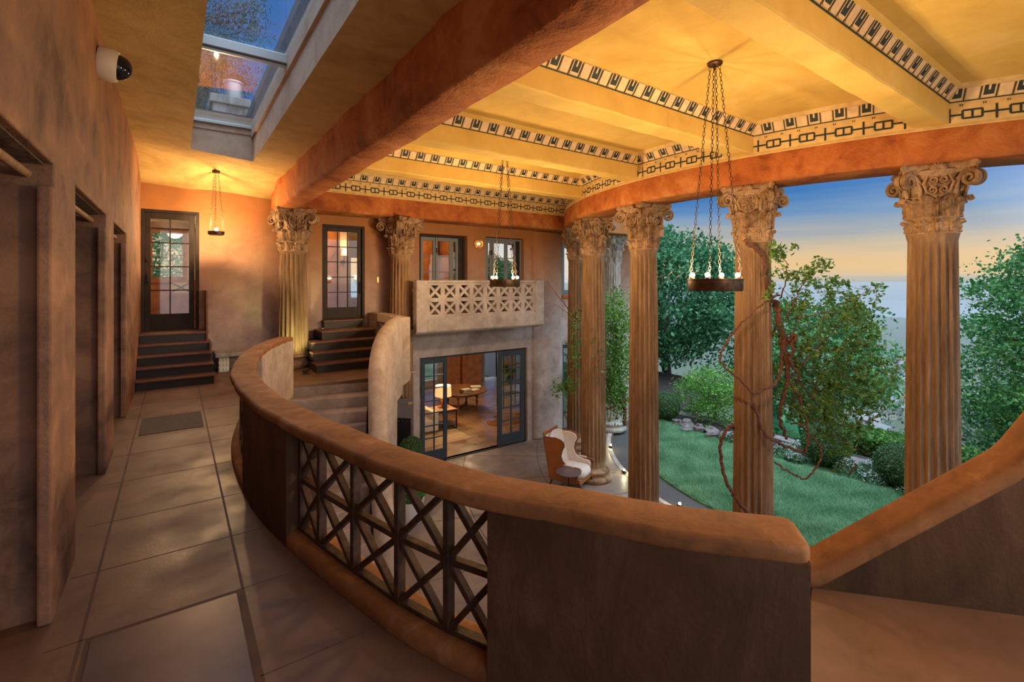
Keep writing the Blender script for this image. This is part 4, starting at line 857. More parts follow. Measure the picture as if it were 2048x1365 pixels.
b = MB(); b.box(-.52, .64, 13.18, 13.52, 1.66, 1.72); b.box(-.5, -.1, 13.2, 13.5, 1.42, 1.66); b.bar((-.08, 13.3, 1.43), (.30, 13.3, 1.66), .03, .04, (0, 1, 0)); b.bar((-.08, 13.3, 1.66), (.30, 13.3, 1.43), .03, .04, (0, 1, 0)); b.box(.3, .62, 13.2, 13.5, 1.42, 1.66); b.build('rail', ['honey_wood'], e)
b = MB(); b.box(-1.6, .9, 14.3, 14.58, 2.98, 3.12); st(b.build('trim_11', ['walnut'], recenter=False))
lamp('room_fill_light', (.0, 12.6, 3.1), 45, (1, .75, .45), r=.2)  # fill lamp without a fixture, lights the room behind door one
room(2.0, 9.3, 14.6, .80, 3.3, 'cream_wall', 'walnut', [(4.35, 4.9, 1.2, 2.4)])
b = MB(); b.box(2.05, 3.36, 12.2, 12.26, .82, 3.1); b.box(2.05, 3.3, 12.17, 12.2, 2.55, 2.62); b.box(2.05, 3.3, 12.17, 12.2, 1.3, 1.37); b.bar((2.5, 12.18, 1.4), (3.25, 12.18, 2.5), .06, .02, (0, 1, 0)); st(b.build('wall_panel', ['honey_wood'], recenter=False))
b = MB(); b.box(4.05, 4.25, 11.9, 12.6, .8, 3.3); st(b.build('wall_inner', ['walnut'], recenter=False))
b = MB(); b.box(4.9, 5.6, 12.9, 13.0, .8, 3.1); b.box(5.66, 6.4, 12.9, 13.0, .8, 3.1); b.box(6.5, 6.62, 12.3, 14.6, .8, 3.3); st(b.build('wall_panel', ['honey_wood'], recenter=False))
e = empty('wall_sconce', (3.54, 12.6, 2.3), 0, 'small lit wall lamp with pale shade seen through the glazed door between the columns', 'lamp')
b = MB(); b.box(3.30, 3.68, 12.6, 12.7, .8, 3.3); st(b.build('wall_inner', ['cream_wall'], recenter=False))
b = MB(); b.lathe([(.085, .0), (.065, .17)], (0, -.12, .05), 20, cap=False); b.build('lamp_shade', ['shade_glow'], e, local=True, smooth=60)
b = MB(); b.tube([(0, 0, -.1), (0, -.1, -.12), (0, -.12, .04)], .012, 8); b.sphere((0, -.03, -.12), .06, 10, 8, (1, .5, 1)); b.build('bracket', ['dark_metal'], e, local=True, smooth=50)
lamp('sconce_light', (3.54, 12.35, 2.5), 14, (1, .7, .38), r=.08); lamp('room_fill_light', (5.4, 12.0, 3.15), 40, (1, .68, .38), r=.2); lamp('room_fill_light', (2.7, 11.6, 3.1), 30, (1, .68, .38), r=.15)  # the two room lamps are added fill without fixtures, brightening the panels
# patio-level room
RX1 = 11.2
b = MB(); b.add([(1.5, YB + .2, LOW + .001), (12.3, YB + .2, LOW + .001), (12.3, 19, LOW + .001), (1.5, 19, LOW + .001)], [(0, 1, 2, 3)]); st(b.build('floor', ['room_concrete'], recenter=False))
b = MB(); b.add([(1.5, YB + .2, -.05), (12.3, YB + .2, -.05), (12.3, 19, -.05), (1.5, 19, -.05)], [(0, 1, 2, 3)]); st(b.build('ceiling', ['cream_wall'], recenter=False))
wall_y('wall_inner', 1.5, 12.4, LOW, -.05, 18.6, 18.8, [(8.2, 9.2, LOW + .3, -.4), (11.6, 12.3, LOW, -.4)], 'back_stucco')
b = MB(); b.box(9.25, 10.1, 18.2, 18.6, LOW, -.05); b.box(10.15, 11.1, 18.1, 18.6, LOW, -.05); b.box(1.4, 1.5, YB, 19, LOW, -.05); st(b.build('wall_panel', ['honey_wood'], recenter=False))
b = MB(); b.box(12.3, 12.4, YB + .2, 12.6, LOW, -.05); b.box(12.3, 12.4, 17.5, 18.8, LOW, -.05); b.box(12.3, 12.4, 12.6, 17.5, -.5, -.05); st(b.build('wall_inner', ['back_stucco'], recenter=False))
e = empty('window_6', (12.35, 15, LOW), kind='structure'); f = MB()
for y in (12.6, 13.8, 15.0, 16.2, 17.4): f.box(12.3, 12.38, y, y + .07, LOW, -.5)
f.build('window_frame', ['walnut'], e); f = MB(); f.box(12.33, 12.34, 12.6, 17.5, LOW, -.5); f.build('window_pane', ['window_glass'], e)
P0 = np.array([8.15, 14.55])
e = empty('round_table', (*P0, LOW), 0, 'round wooden table with turned legs, stacked with books, inside the patio room', 'table')
b = MB(); b.lathe([(0, .72), (.84, .72), (.86, .735), (.85, .76), (0, .762)], seg=48, cap=False); b.build('tabletop', ['walnut'], e, local=True, smooth=40)
b = MB(); b.lathe([(.60, .62), (.60, .72), (.57, .72), (.57, .62), (.60, .62)], seg=32, cap=False); b.build('apron', ['carved_wood'], e, local=True, smooth=40)
for k in range(4):
    a = PI / 4 + PI / 2 * k; x, y = .52 * math.cos(a), .52 * math.sin(a)
    b = MB(); b.lathe([(.05, 0), (.05, .04), (.03, .07), (.045, .12), (.045, .22), (.022, .25), (.04, .36), (.028, .46), (.05, .55), (.05, .68)], (x, y, 0), 12); b.build('leg', ['carved_wood'], e, local=True, smooth=40)
b = MB(); b.bar((-.4, -.4, .17), (.4, .4, .17), .05, .05); b.bar((-.4, .4, .17), (.4, -.4, .17), .05, .05); b.build('stretcher', ['carved_wood'], e, local=True)
lab = ['large white book lying open on top, right side of the round table', 'dark book at the bottom of the left pile on the round table', 'brown book in the middle of the left pile on the round table', 'pale book on top of the left pile on the round table', 'pale folio at the right edge of the round table', 'blue-grey book under the pale folio on the round table']
for k, (x, y, z, w, d, h, a, m) in enumerate([(8.42, 14.2, .762, .34, .26, .03, .3, 'paper'), (8.0, 14.05, .762, .34, .26, .05, -.1, 'book_blue'), (8.0, 14.06, .812, .32, .25, .045, .15, 'book_brown'), (8.01, 14.05, .857, .30, .24, .03, 0, 'paper'), (8.62, 14.45, .80, .36, .28, .03, -.4, 'paper'), (8.62, 14.45, .762, .34, .26, .038, -.3, 'book_blue')]):
    e = empty('book', (x, y, LOW + z), a, lab[k], 'book', 'books on the round table')
    b = MB(); b.box(-w / 2, w / 2, -d / 2, d / 2, 0, .005); b.box(-w / 2, w / 2, -d / 2, d / 2, h - .005, h); b.box(-w / 2, -w / 2 + .005, -d / 2, d / 2, 0, h); b.build('cover', [m], e, local=True); b = MB(); b.box(-w / 2 + .006, w / 2 - .008, -d / 2 + .008, d / 2 - .008, .005, h - .005); b.build('pages', ['paper'], e, local=True)
lamp('room_fill_light', (8.6, 15.0, -.4), 55, (1, .70, .40), r=.25); lamp('room_fill_light', (6.2, 12.3, -.4), 22, (1, .70, .40), r=.2)  # added fill lamps without fixtures, brighten the dark patio room
# drum lamp on glass side table, sofa, rugs
TX, TY = 6.75, 13.3
e = empty('end_table', (TX, TY, LOW), 0, 'square bronze-framed end table under the drum lamp, behind the left french door leaf', 'table')
b = MB(); 
for x in (-.33, .30):
    for y in (-.33, .30): b.box(x, x + .03, y, y + .03, 0, .56)
for z in (.0, .55):
    b.box(-.33, .33, -.33, -.30, z, z + .03); b.box(-.33, .33, .30, .33, z, z + .03); b.box(-.33, -.30, -.33, .33, z, z + .03); b.box(.30, .33, -.33, .33, z, z + .03)
b.build('frame', ['dark_metal'], e, local=True); b = MB(); b.box(-.33, .33, -.33, .33, .58, .60); b.build('tabletop', ['joint_wood'], e, local=True); b = MB(); b.box(-.3, .3, -.3, .3, .10, .115); b.build('shelf', ['dark_metal'], e, local=True)
e = empty('table_lamp', (TX + .05, TY + .05, LOW + .6), 0, 'glowing drum-shade table lamp on the bronze-framed end table', 'lamp')
b = MB(); b.lathe([(.10, 0), (.10, .02), (.03, .04), (.09, .12), (.12, .20), (.09, .28), (.03, .32), (.02, .40)], seg=24); b.build('base', ['walnut'], e, local=True, smooth=50); b = MB(); b.lathe([(.26, .36), (.24, .68)], seg=32, cap=False); b.build('lamp_shade', ['shade_glow'], e, local=True, smooth=60)
lamp('lamp_light', (TX + .05, TY + .05, LOW + 1.16), 32, (1, .66, .32), r=.06); lamp('lamp_light', (TX + .05, TY - .3, LOW + 1.9), 12, (1, .66, .32), r=.1)
e = empty('sofa', (5.7, 13.3, LOW), 0, 'cream slipcovered sofa behind the left french door leaf', 'sofa')
b = MB(); b.box(-.95, .62, -.45, .45, .08, .42); b.build('seat', ['cream_fabric'], e, local=True, bevel=.05, seg=3); b = MB(); b.box(-.95, .62, .28, .55, .1, .86); b.build('backrest', ['cream_fabric'], e, local=True, bevel=.06, seg=3); b = MB(); b.box(.50, .70, -.47, .50, .08, .64); b.build('armrest', ['cream_fabric'], e, local=True, bevel=.05, seg=3)
for k, (x, a, c) in enumerate(((.22, .5, 'tan'), (-.2, -.35, 'cream'))):
    b = MB(); n = 14; b.loft([[((u), v_, 0) for u, v_ in ()] or [(.24 * math.copysign(abs(math.cos(t)) ** .45, math.cos(t)) * s, .10 * h, .24 * math.copysign(abs(math.sin(t)) ** .45, math.sin(t)) * s) for t in np.linspace(0, 2 * PI, 25)[:-1]] for s, h in ((.1, -.9), (.6, -.7), (.9, -.3), (1, 0), (.9, .3), (.6, .7), (.1, .9))]); b.xf(Matrix.Translation((0, 0, .24)) @ Matrix.Rotation(-.35, 4, 'X') @ Matrix.Rotation(a, 4, 'Z'))
    o = b.build('cushion', ['cream_fabric' if c == 'cream' else 'rug_cream'], smooth=60, recenter=False); o.location = (5.7 + x, 13.32, LOW + .45); tag(o, 'square %s cushion leaning on the cream sofa%s' % (c, ', nearer the lamp' if c == 'tan' else ''), 'cushion', 'cushions on the sofa')
b = MB(); b.box(4.2, 7.0, 11.9, 13.9, LOW + .002, LOW + .014); tag(b.build('rug', ['rug_cream']), 'cream woven rug under the sofa and end table', 'rug')
b = MB(); q = [(-.95, -.1), (-.75, -.5), (-.3, -.42), (.2, -.6), (.6, -.4), (1.1, -.5), (1.0, .0), (1.25, .5), (.7, .6), (.3, .85), (-.2, .7), (-.35, .25), (-.8, .3)]; b.prism([(8.85 + x * .85, 12.75 + y * .9) for x, y in q], LOW + .002, LOW + .012); tag(b.build('cowhide_rug', ['cowhide']), 'brown cowhide lying on the concrete floor of the patio room', 'rug')
e = empty('plant_shelf', (9.9, 14.2, LOW), 0, 'tall thin metal shelf with a plant in the patio room', 'shelf')
b = MB()
for x in (-.4, .4):
    for y in (-.2, .2): b.box(x - .012, x + .012, y - .012, y + .012, 0, 2.3)
b.build('frame', ['dark_metal'], e, local=True)
for z in (.45, .8, 1.5, 1.9): b = MB(); b.box(-.4, .4, -.2, .2, z, z + .02); b.build('shelf', ['walnut'], e, local=True)
e = empty('vase', (9.9, 14.2, LOW + .82), 0, 'dark round vase with yellow foliage on the thin metal shelf', 'vase'); b = MB(); b.lathe([(.06, 0), (.13, .06), (.15, .14), (.12, .22), (.05, .27), (.06, .30)], seg=24); b.build('body', ['dark_metal'], e, local=True, smooth=50)
VASE = e
# ---------------------------------------------------------------- foliage tools
def cards(name, C, size, mat, parent=None, up=.35, flat=None, asp=.62, N0=None, tint=None, wl=None, droop=0):
    """one mesh of small folded leaves centred on C (n,3)"""
    n = len(C); a = rng.normal(size=(n, 3)); 
    if N0 is not None: a = a * .75 + N0 * 1.0
    a[:, 2] += up; a /= np.linalg.norm(a, axis=1)[:, None]                      # leaf normal
    b = rng.normal(size=(n, 3)); b[:, 2] -= droop; b -= a * (a * b).sum(1)[:, None]; b /= np.linalg.norm(b, axis=1)[:, None]; c = np.cross(a, b)
    s = size * (.65 + .7 * rng.random(n))[:, None]; w = s * asp * .5
    tip = C + b * s * .5; tail = C - b * s * .5; l = C + c * w - a * s * .10 + b * s * .04; r = C - c * w - a * s * .10 + b * s * .04
    V = np.stack([tail, l, tip, r], 1).reshape(-1, 3)
    off = np.array(parent.get('wl', (0, 0, 0)) if parent is not None else C.mean(0)); V = V - off
    me = bpy.data.meshes.new(name); me.vertices.add(4 * n); me.vertices.foreach_set('co', V.astype(np.float32).ravel())
    F = np.stack([np.arange(n) * 4 + k for k in (0, 1, 2, 0, 2, 3)], 1).reshape(-1)
    me.loops.add(6 * n); me.loops.foreach_set('vertex_index', F.astype(np.int32)); me.polygons.add(2 * n)
    me.polygons.foreach_set('loop_start', np.arange(0, 6 * n, 3, dtype=np.int32)); me.update(calc_edges=True)
    t = me.attributes.new('tint', 'FLOAT', 'FACE'); tv = (tint if tint is not None else rng.random(n)); t.data.foreach_set('value', np.repeat(np.clip(tv, 0, 1), 2).astype(np.float32))
    me.materials.append(M[mat]); o = bpy.data.objects.new(name, me); COL.objects.link(o)
    if parent is not None: o.parent = parent; o['wl'] = tuple(off)
    else: o.location = off
    return o
def clumps(c, R, n, per, cr, flat=.45, shell=.55, zmin=None):
    """leaf clumps over an ellipsoid crown"""
    d = rng.normal(size=(n, 3)); d /= np.linalg.norm(d, axis=1)[:, None]; k = shell + (1 - shell) * rng.random(n) ** .5; K = np.array(c) + d * np.array(R) * k[:, None]
    if zmin is not None: K = K[K[:, 2] > zmin]
    m = len(K); cc = cr * (.6 + .8 * rng.random(m)); P = rng.normal(size=(m, per, 3)) * .5; P[:, :, 2] *= flat; P = P * cc[:, None, None]; rad = np.hypot(P[:, :, 0], P[:, :, 1]); P[:, :, 2] -= rad * .28
    tint = np.clip(.45 + .35 * rng.normal(size=(m, 1)) * .6 + .25 * rng.normal(size=(m, per)) * .6, 0, 1)
    return (K[:, None, :] + P).reshape(-1, 3), tint.reshape(-1), K
def tree(name, base_, c, R, label, mat, leaf, n, per, cr, cat='tree', group=None, trunk=.18, flat=.45, shell=.55, nb=14, up=.5, zmin=None, asp=.62):
    e = empty(name, base_, 0, label, cat, group); P, t, K = clumps(c, R, n, per, cr, flat, shell, zmin); cards('foliage', P, leaf, mat, e, up=up, tint=t, asp=asp)
    b = MB(); c = np.array(c, float); B0 = np.array(base_, float); top = c + np.array([0, 0, R[2] * .5]); b.tube([B0, B0 * .6 + c * .4 + [.1, .05, 0], c, top], [trunk, trunk * .8, trunk * .5, trunk * .15], 8)
    for k in rng.choice(len(K), min(nb, len(K)), False): p = B0 * .3 + c * .7 + [0, 0, (K[k][2] - c[2]) * .5]; b.tube([p, (p + K[k]) / 2 + rng.normal(size=3) * .08, K[k]], [trunk * .3, trunk * .18, trunk * .06], 5)
    b.build('trunk', ['bark'], e, smooth=60); return e
def ball(name, loc, r, label, cat='shrub', group=None, leaf=.035, n=4500, mat='leaf_box', parent=None, sq=1.0, zoff=0):
    e = parent if parent is not None else empty(name, (loc[0], loc[1], loc[2]), 0, label, cat, group); c = np.array([loc[0], loc[1], loc[2] + r * sq * .95 + zoff])
    d = rng.normal(size=(n, 3)); d /= np.linalg.norm(d, axis=1)[:, None]; P = c + d * r * (.90 + .12 * rng.random(n))[:, None] * [1, 1, sq]
    cards('foliage' if parent is None else 'clipped_ball', P, leaf, mat, e, N0=d, up=.2); 
    b = MB(); b.sphere(tuple(c), r * .90, 20, 14, (1, 1, sq)); o = b.build('inner_growth', ['mulch'], e, smooth=60); o.data.materials[0] = M['slope_ground']; return e

# vase plant, topiary
P, t, K = clumps((9.9, 14.2, LOW + 1.35), (.22, .22, .22), 20, 30, .12); cards('foliage', P, .07, 'leaf_vine', VASE, tint=np.clip(t + .5, 0, 1))
e = empty('topiary', (3.62, 8.42, LOW), 0, 'two-ball clipped topiary in a white planter at the foot of the stair', 'topiary')
b = MB(); b.lathe([(.17, 0), (.19, .02), (.24, .42), (.25, .44), (.22, .44), (.21, .38)], (3.62, 8.42, LOW), 28); b.build('planter', ['white_ceramic'], e, smooth=40)
b = MB(); b.tube([(3.62, 8.42, LOW + .3), (3.62, 8.42, LOW + 1.5)], .025, 8); b.build('stem', ['bark'], e)
ball('', (3.62, 8.42, LOW + .40), .33, '', parent=e, n=4500, leaf=.035, mat='leaf_bright'); ball('', (3.62, 8.42, LOW + 1.19), .215, '', parent=e, n=2600, leaf=.03)
b = MB(); b.lathe([(0, 0), (.15, 0), (.17, .025), (.16, .025), (.14, .01), (0, .01)], (3.15, 8.0, LOW), 28, cap=False); tag(b.build('saucer', ['white_ceramic'], smooth=50), 'white round saucer on the patio next to the topiary', 'saucer')

# ---------------------------------------------------------------- lawn and beds
XBED = 12.65
def lawn_ok(x, y): return (np.hypot(x - AC[0], y - AC[1]) < 5.62) & (x < XBED + .25 * np.sin(y * .8)) | ((x > 12.0) & (x < XBED + .25 * np.sin(y * .8)) & (y < 10.3))
b = MB(); L_ = [p for p in arc_pts(5.66, -78, 76, 60)]; b.prism([(p[0], p[1]) for p in L_] + [(13.4, 10.6), (13.2, -1)], LOW - .10, LOW - .015); st(b.build('lawn_ground', ['grass_ground'], recenter=False))
NB = 120000; gx_ = rng.uniform(8.6, 13.0, NB * 2); gy_ = rng.uniform(-1.5, 10.5, NB * 2); k = lawn_ok(gx_, gy_) & (np.hypot(gx_ - AC[0], gy_ - AC[1]) < 5.66); gx_, gy_ = gx_[k][:NB], gy_[k][:NB]
n = len(gx_); hgt = .045 + .035 * rng.random(n); ang = rng.uniform(0, 2 * PI, n); wd = .006; lean = rng.normal(size=(n, 2)) * .045 + [-.01, .0]
Pb = np.c_[gx_, gy_, np.full(n, LOW - .02)]; dv = np.c_[np.cos(ang), np.sin(ang), np.zeros(n)] * wd
V = np.stack([Pb - dv, Pb + dv, Pb + np.c_[lean, hgt + .015]], 1).reshape(-1, 3)
me = bpy.data.meshes.new('lawn'); me.vertices.add(3 * n); me.vertices.foreach_set('co', V.astype(np.float32).ravel()); me.loops.add(3 * n); me.loops.foreach_set('vertex_index', np.arange(3 * n, dtype=np.int32)); me.polygons.add(n); me.polygons.foreach_set('loop_start', np.arange(0, 3 * n, 3, dtype=np.int32)); me.update(calc_edges=True)
tt = me.attributes.new('tint', 'FLOAT', 'FACE'); pat = .5 + .25 * np.sin(gx_ * 5 + 2 * np.sin(gy_ * 3)) * np.sin(gy_ * 4.1 + 1) + .22 * rng.normal(size=n); tt.data.foreach_set('value', np.clip(pat, 0, 1).astype(np.float32)); me.materials.append(M['grass_blade'])
lw = bpy.data.objects.new('lawn', me); COL.objects.link(lw); tag(lw, 'green mown lawn beyond the colonnade', 'grass', kind='stuff')
# bed with edging and the slope behind
b = MB(); b.box(12.4, 14.6, -3, 13, LOW - .12, LOW - .025); st(b.build('flower_bed', ['mulch'], recenter=False))
b = MB(); b.loft([[(14.0 + .1 * math.sin(y), y, z) for z in (LOW - .3, LOW + .02)] + [(14.35 + .1 * math.sin(y), y, z) for z in (LOW + .02, LOW - .3)] for y in np.linspace(-3, 12.5, 30)]); st(b.build('trim_12', ['rock'], bevel=.02))
b = MB(); G = []
for i, x in enumerate((13.8, 15, 17, 20, 26, 40, 70, 120, 200)):
    G.append([(x, y * (1 + i * .35), LOW - .12 - (0, .5, 1.0, 1.8, 3.6, 9, 22, 45, 80)[i] + .15 * math.sin(y + i)) for y in np.linspace(-12, 22, 14)])
b.loft(G, closed=False); st(b.build('hillside', ['slope_ground'], recenter=False, smooth=60))
b = MB(); b.box(-6, 16, 18.85, 40, LOW - .5, LOW - .1); st(b.build('garden_ground', ['slope_ground'], recenter=False))
b = MB(); b.box(12.3, 20, 10.5, 26, LOW - .4, LOW - .06); st(b.build('garden_ground', ['mulch'], recenter=False))
for k, (x, y, r, s_) in enumerate([(13.2, 9.95, .46, 'tight clipped boxwood ball at the far end of the lawn'), (13.2, 6.95, .46, 'clipped boxwood ball just left of the vine-wrapped column'), (13.2, 5.20, .55, 'dark boxwood ball in the flower bed behind the hanging vine'), (13.15, 3.70, .50, 'boxwood ball half hidden by the nearest column, on its left'), (12.9, 2.15, .45, 'low boxwood ball seen right of the nearest column')]):
    ball('boxwood_ball', (x, y, LOW - .04), r, s_, group='clipped boxwood balls along the lawn', leaf=.045, n=4200)
def flowers(x, y, r, h, lab):
    e = empty('white_flowers', (x, y, LOW - .03), 0, lab, 'flowers', 'clumps of white flowers in the bed'); n = 260
    a = rng.uniform(0, 2 * PI, n); q = r * np.sqrt(rng.random(n)); zz = LOW + h * (1 - (q / r) ** 2 * .7); P = np.c_[x + q * np.cos(a), y + q * np.sin(a), zz * 1.0 + rng.normal(size=n) * .015]
    cards('blossoms', P, .032, 'petal', e, up=1.5, asp=.95); n = 500; a = rng.uniform(0, 2 * PI, n); q = r * 1.05 * np.sqrt(rng.random(n)); P = np.c_[x + q * np.cos(a), y + q * np.sin(a), LOW + h * rng.random(n) * (1 - (q / r / 1.05) ** 2 * .6) * .95]; cards('foliage', P, .05, 'leaf_box', e, up=.6)
fl_spots = [(12.95, 7.6, .30, .2, 'left of the vine-wrapped column by the far bed'), (12.9, 6.5, .22, .16, 'small clump directly left of the vine-wrapped column'), (12.95, 6.05, .34, .30, 'tall mound right of the vine-wrapped column'), (12.8, 5.75, .24, .18, 'low patch before the dark boxwood ball'), (13.55, 5.9, .34, .30, 'back row behind the tall mound'), (12.95, 4.62, .32, .34, 'mound with yellow-green leaves right of the dark boxwood ball'), (13.5, 4.3, .40, .26, 'wide patch behind the edging'), (12.85, 4.10, .26, .2, 'middle low patch along the lawn'), (12.8, 3.35, .34, .2, 'low patch beside the nearest column'), (13.4, 3.3, .3, .24, 'rear patch near the nearest column')]
for x, y, r, h, s_ in fl_spots: flowers(x, y, r, h, 'white flowers, ' + s_)
for k in range(7):
    x, y = 12.95 + .18 * math.sin(k * 2.1), 9.35 - k * .27; b = MB(); rg = rnd.random; n = 10
    b.sphere((0, 0, 0), 1, 10, 8)
    for i, v in enumerate(b.v): v = np.array(v) * (1 + .22 * math.sin(v[0] * 7 + k) * math.cos(v[1] * 6 + k * 2) + .12 * math.sin(v[2] * 11 + k)); b.v[i] = tuple(v * [.16 + .07 * (k % 3), .17, .12 + .05 * (k % 2)] + [x, y, LOW + .04])
    tag(b.build('rock', ['rock']), ['pale rock nearest the far boxwood ball', 'second rock of the row edging the far lawn', 'small low rock in the middle of the rock row', 'taller grey rock under the bright shrub', 'flat rock beside the bright shrub', 'small rock toward the flower bed', 'last rock of the row, by the white flowers'][k], 'rock', 'rocks edging the far lawn')
tree('bright_shrub', (14.5, 9.0, LOW - .1), (14.5, 9.0, LOW + .82), (1.05, 1.25, .95), 'loose bright green shrub beside the far end of the lawn', 'leaf_bright', .075, 130, 60, .42, 'shrub', trunk=.05, shell=.3, nb=20)
# clipped hedge below the lawn
for k, (x0, x1, y0, y1, zt, lab) in enumerate([(15.6, 16.9, -2.5, 6.2, LOW + .16, 'flat-topped clipped hedge on the slope below the flower bed')]):
    e = empty('hedge', (16.2, 2.5, LOW - 2), 0, lab, 'hedge'); n = 26000; P = np.c_[rng.uniform(x0, x1, n), rng.uniform(y0, y1, n), rng.normal(size=n) * .03 + zt]; P2 = np.c_[np.full(n // 2, x0) + rng.normal(size=n // 2) * .04, rng.uniform(y0, y1, n // 2), rng.uniform(zt - 1.1, zt, n // 2)]; P3 = np.c_[rng.uniform(x0, x1, 4000), np.full(4000, y1) + rng.normal(size=4000) * .04, rng.uniform(zt - 1.1, zt, 4000)]
    cards('foliage', np.r_[P, P2, P3], .075, 'leaf_hedge', e, up=.8); b = MB(); b.box(x0 + .06, x1 - .06, y0, y1 - .06, zt - 1.0, zt - .04)
    for y in np.arange(y0 + .4, y1, .7): b.tube([(x0 + .4, y, zt - 2.2), (x0 + .35, y + .1, zt - .9)], .06, 6)
    b.build('stems', ['slope_ground'], e)
# ---------------------------------------------------------------- trees beyond the lawn
tree('maple_tree', (21, 15.5, -6), (20.5, 15.8, 1.1), (3.9, 4.0, 3.3), 'broad dark green tree behind the lawn, seen between the two middle columns', 'leaf_deep', .20, 300, 90, 1.1, group='trees beyond the lawn', trunk=.3)
tree('maple_tree', (17.5, 18.6, -3), (17.2, 18.8, 1.9), (2.6, 2.4, 3.3), 'light green tree directly left of the broad dark tree', 'leaf_maple', .17, 190, 80, .9, group='trees beyond the lawn', trunk=.22)
tree('maple_tree', (25, 10.2, -8), (24.5, 10.4, -1.7), (3.2, 3.4, 2.6), 'low rounded tree behind the hanging vine', 'leaf_maple', .18, 170, 80, 1.0, group='trees beyond the lawn', trunk=.25)
tree('maple_tree', (13.6, .6, -6.5), (13.6, .35, .20), (2.5, 2.35, 2.95), 'leafy maple filling the right edge beyond the nearest column', 'leaf_maple', .078, 800, 110, .62, group='trees beyond the lawn', trunk=.2, flat=.2)
tree('maple_tree', (22, 3.4, -9), (21.5, 2.6, -4.2), (3.6, 3.4, 2.2), 'treetop below the hedge at the right', 'leaf_grey', .16, 130, 80, 1.0, group='trees beyond the lawn', trunk=.25)
tree('evergreen_tree', (-.7, 19.0, LOW), (-.7, 19.0, 2.2), (2.2, 1.6, 2.2), 'green tree seen through the window behind the far left door', 'leaf_maple', .13, 110, 90, .7, group='trees beyond the lawn', trunk=.15)
# conifer
e = empty('redwood_tree', (30.0, 27.5, -6), 0, 'tall dark conifer rising behind the broad tree', 'tree', 'trees beyond the lawn'); Pc = []; tb = MB(); tb.tube([(30.0, 27.5, -6), (30.0, 27.5, 15)], [.5, .08], 10)
for k in range(240):
    h = rng.uniform(-1, 14.5); R_ = (15.5 - h) * .27 + .3; a = rng.uniform(0, 2 * PI); m = 70; q = np.sqrt(rng.random(m)); P = np.c_[q * R_, rng.normal(size=m) * .32, -q * q * R_ * .35 + rng.normal(size=m) * .12]; ca, sa = math.cos(a), math.sin(a)
    Pc.append(np.c_[30.0 + P[:, 0] * ca - P[:, 1] * sa, 27.5 + P[:, 0] * sa + P[:, 1] * ca, h + P[:, 2]]); 
    if k % 5 == 0: tb.tube([(30.0, 27.5, h), (30.0 + R_ * .8 * ca, 27.5 + R_ * .8 * sa, h - R_ * .25)], [.06, .02], 5)
cards('foliage', np.concatenate(Pc), .24, 'leaf_conifer', e, up=.4, asp=.3); tb.build('trunk', ['bark'], e, smooth=60)
for k, (x, y, z, R_, lab) in enumerate([(15.5, 15.0, 0.2, (1.7, 1.6, 2.6), 'dense evergreen directly behind the grey weathered column'), (22.5, 24, 1.2, (3.2, 3.0, 4.2), 'green tree crown seen over the light green tree')]):
    tree('evergreen_tree', (x, y, LOW), (x, y, z), R_, lab, 'leaf_deep' if k == 0 else 'leaf_maple', .12 if k == 0 else .2, 150, 80, .8, group='trees beyond the lawn', trunk=.15)

# ---------------------------------------------------------------- vines on the columns
vine = empty('climbing_vine', (7.3, 3.75, LOW), 0, 'woody vine twisting round the column with a large bush of leaves hanging to its right', 'vine')
def wind(b, pts, r0, r1, per=8, jit=.008):
    P = spline([at(*p) for p in pts], per); n = len(P); P = [p + rng.normal(size=3) * jit for p in P]; b.tube(P, list(np.linspace(r0, r1, n)), 7); return P
b = MB(); D0 = 7.0
wind(b, [(1596, 1068, 6.55), (1545, 1060, 6.6), (1500, 1030, 6.75), (1470, 995, 6.85), (1452, 960, 7.0), (1440, 900, 7.1), (1447, 870, 7.1), (1462, 850, 7.15)], .030, .022)
wind(b, [(1462, 850, 7.2), (1480, 840, 7.5), (1556, 640, 7.6)], .02, .02)
wind(b, [(1700, 950, 6.6), (1712, 930, 6.5)], .01, .01)
wind(b, [(1611, 906, 6.9), (1575, 895, 6.9), (1545, 880, 6.85), (1530, 868, 6.8), (1515, 830, 6.78), (1506, 792, 6.76), (1540, 775, 6.85), (1560, 752, 7.0), (1562, 700, 7.1), (1560, 668, 7.1), (1545, 600, 7.1), (1530, 560, 6.95), (1528, 520, 6.9), (1512, 500, 6.85), (1490, 480, 6.8)], .020, .024)
wind(b, [(1506, 792, 6.76), (1480, 760, 6.74), (1440, 720, 6.85), (1465, 670, 6.8), (1500, 630, 6.74), (1545, 595, 6.8), (1560, 590, 6.95)], .016, .014)
wind(b, [(1552, 600, 7.1), (1566, 680, 7.1), (1575, 760, 7.1), (1560, 830, 7.1), (1572, 880, 7.15)], .045, .02, jit=.015)
wind(b, [(1570, 690, 7.1), (1590, 670, 7.0), (1582, 720, 7.0), (1600, 760, 7.0)], .03, .02, jit=.012)
wind(b, [(1575, 760, 7.1), (1600, 800, 7.0), (1617, 870, 6.9), (1611, 906, 6.85)], .022, .014)
wind(b, [(1548, 925, 6.9), (1580, 945, 6.8), (1610, 958, 6.75), (1632, 935, 6.75), (1643, 910, 6.8), (1630, 880, 6.9), (1600, 850, 7)], .012, .014)
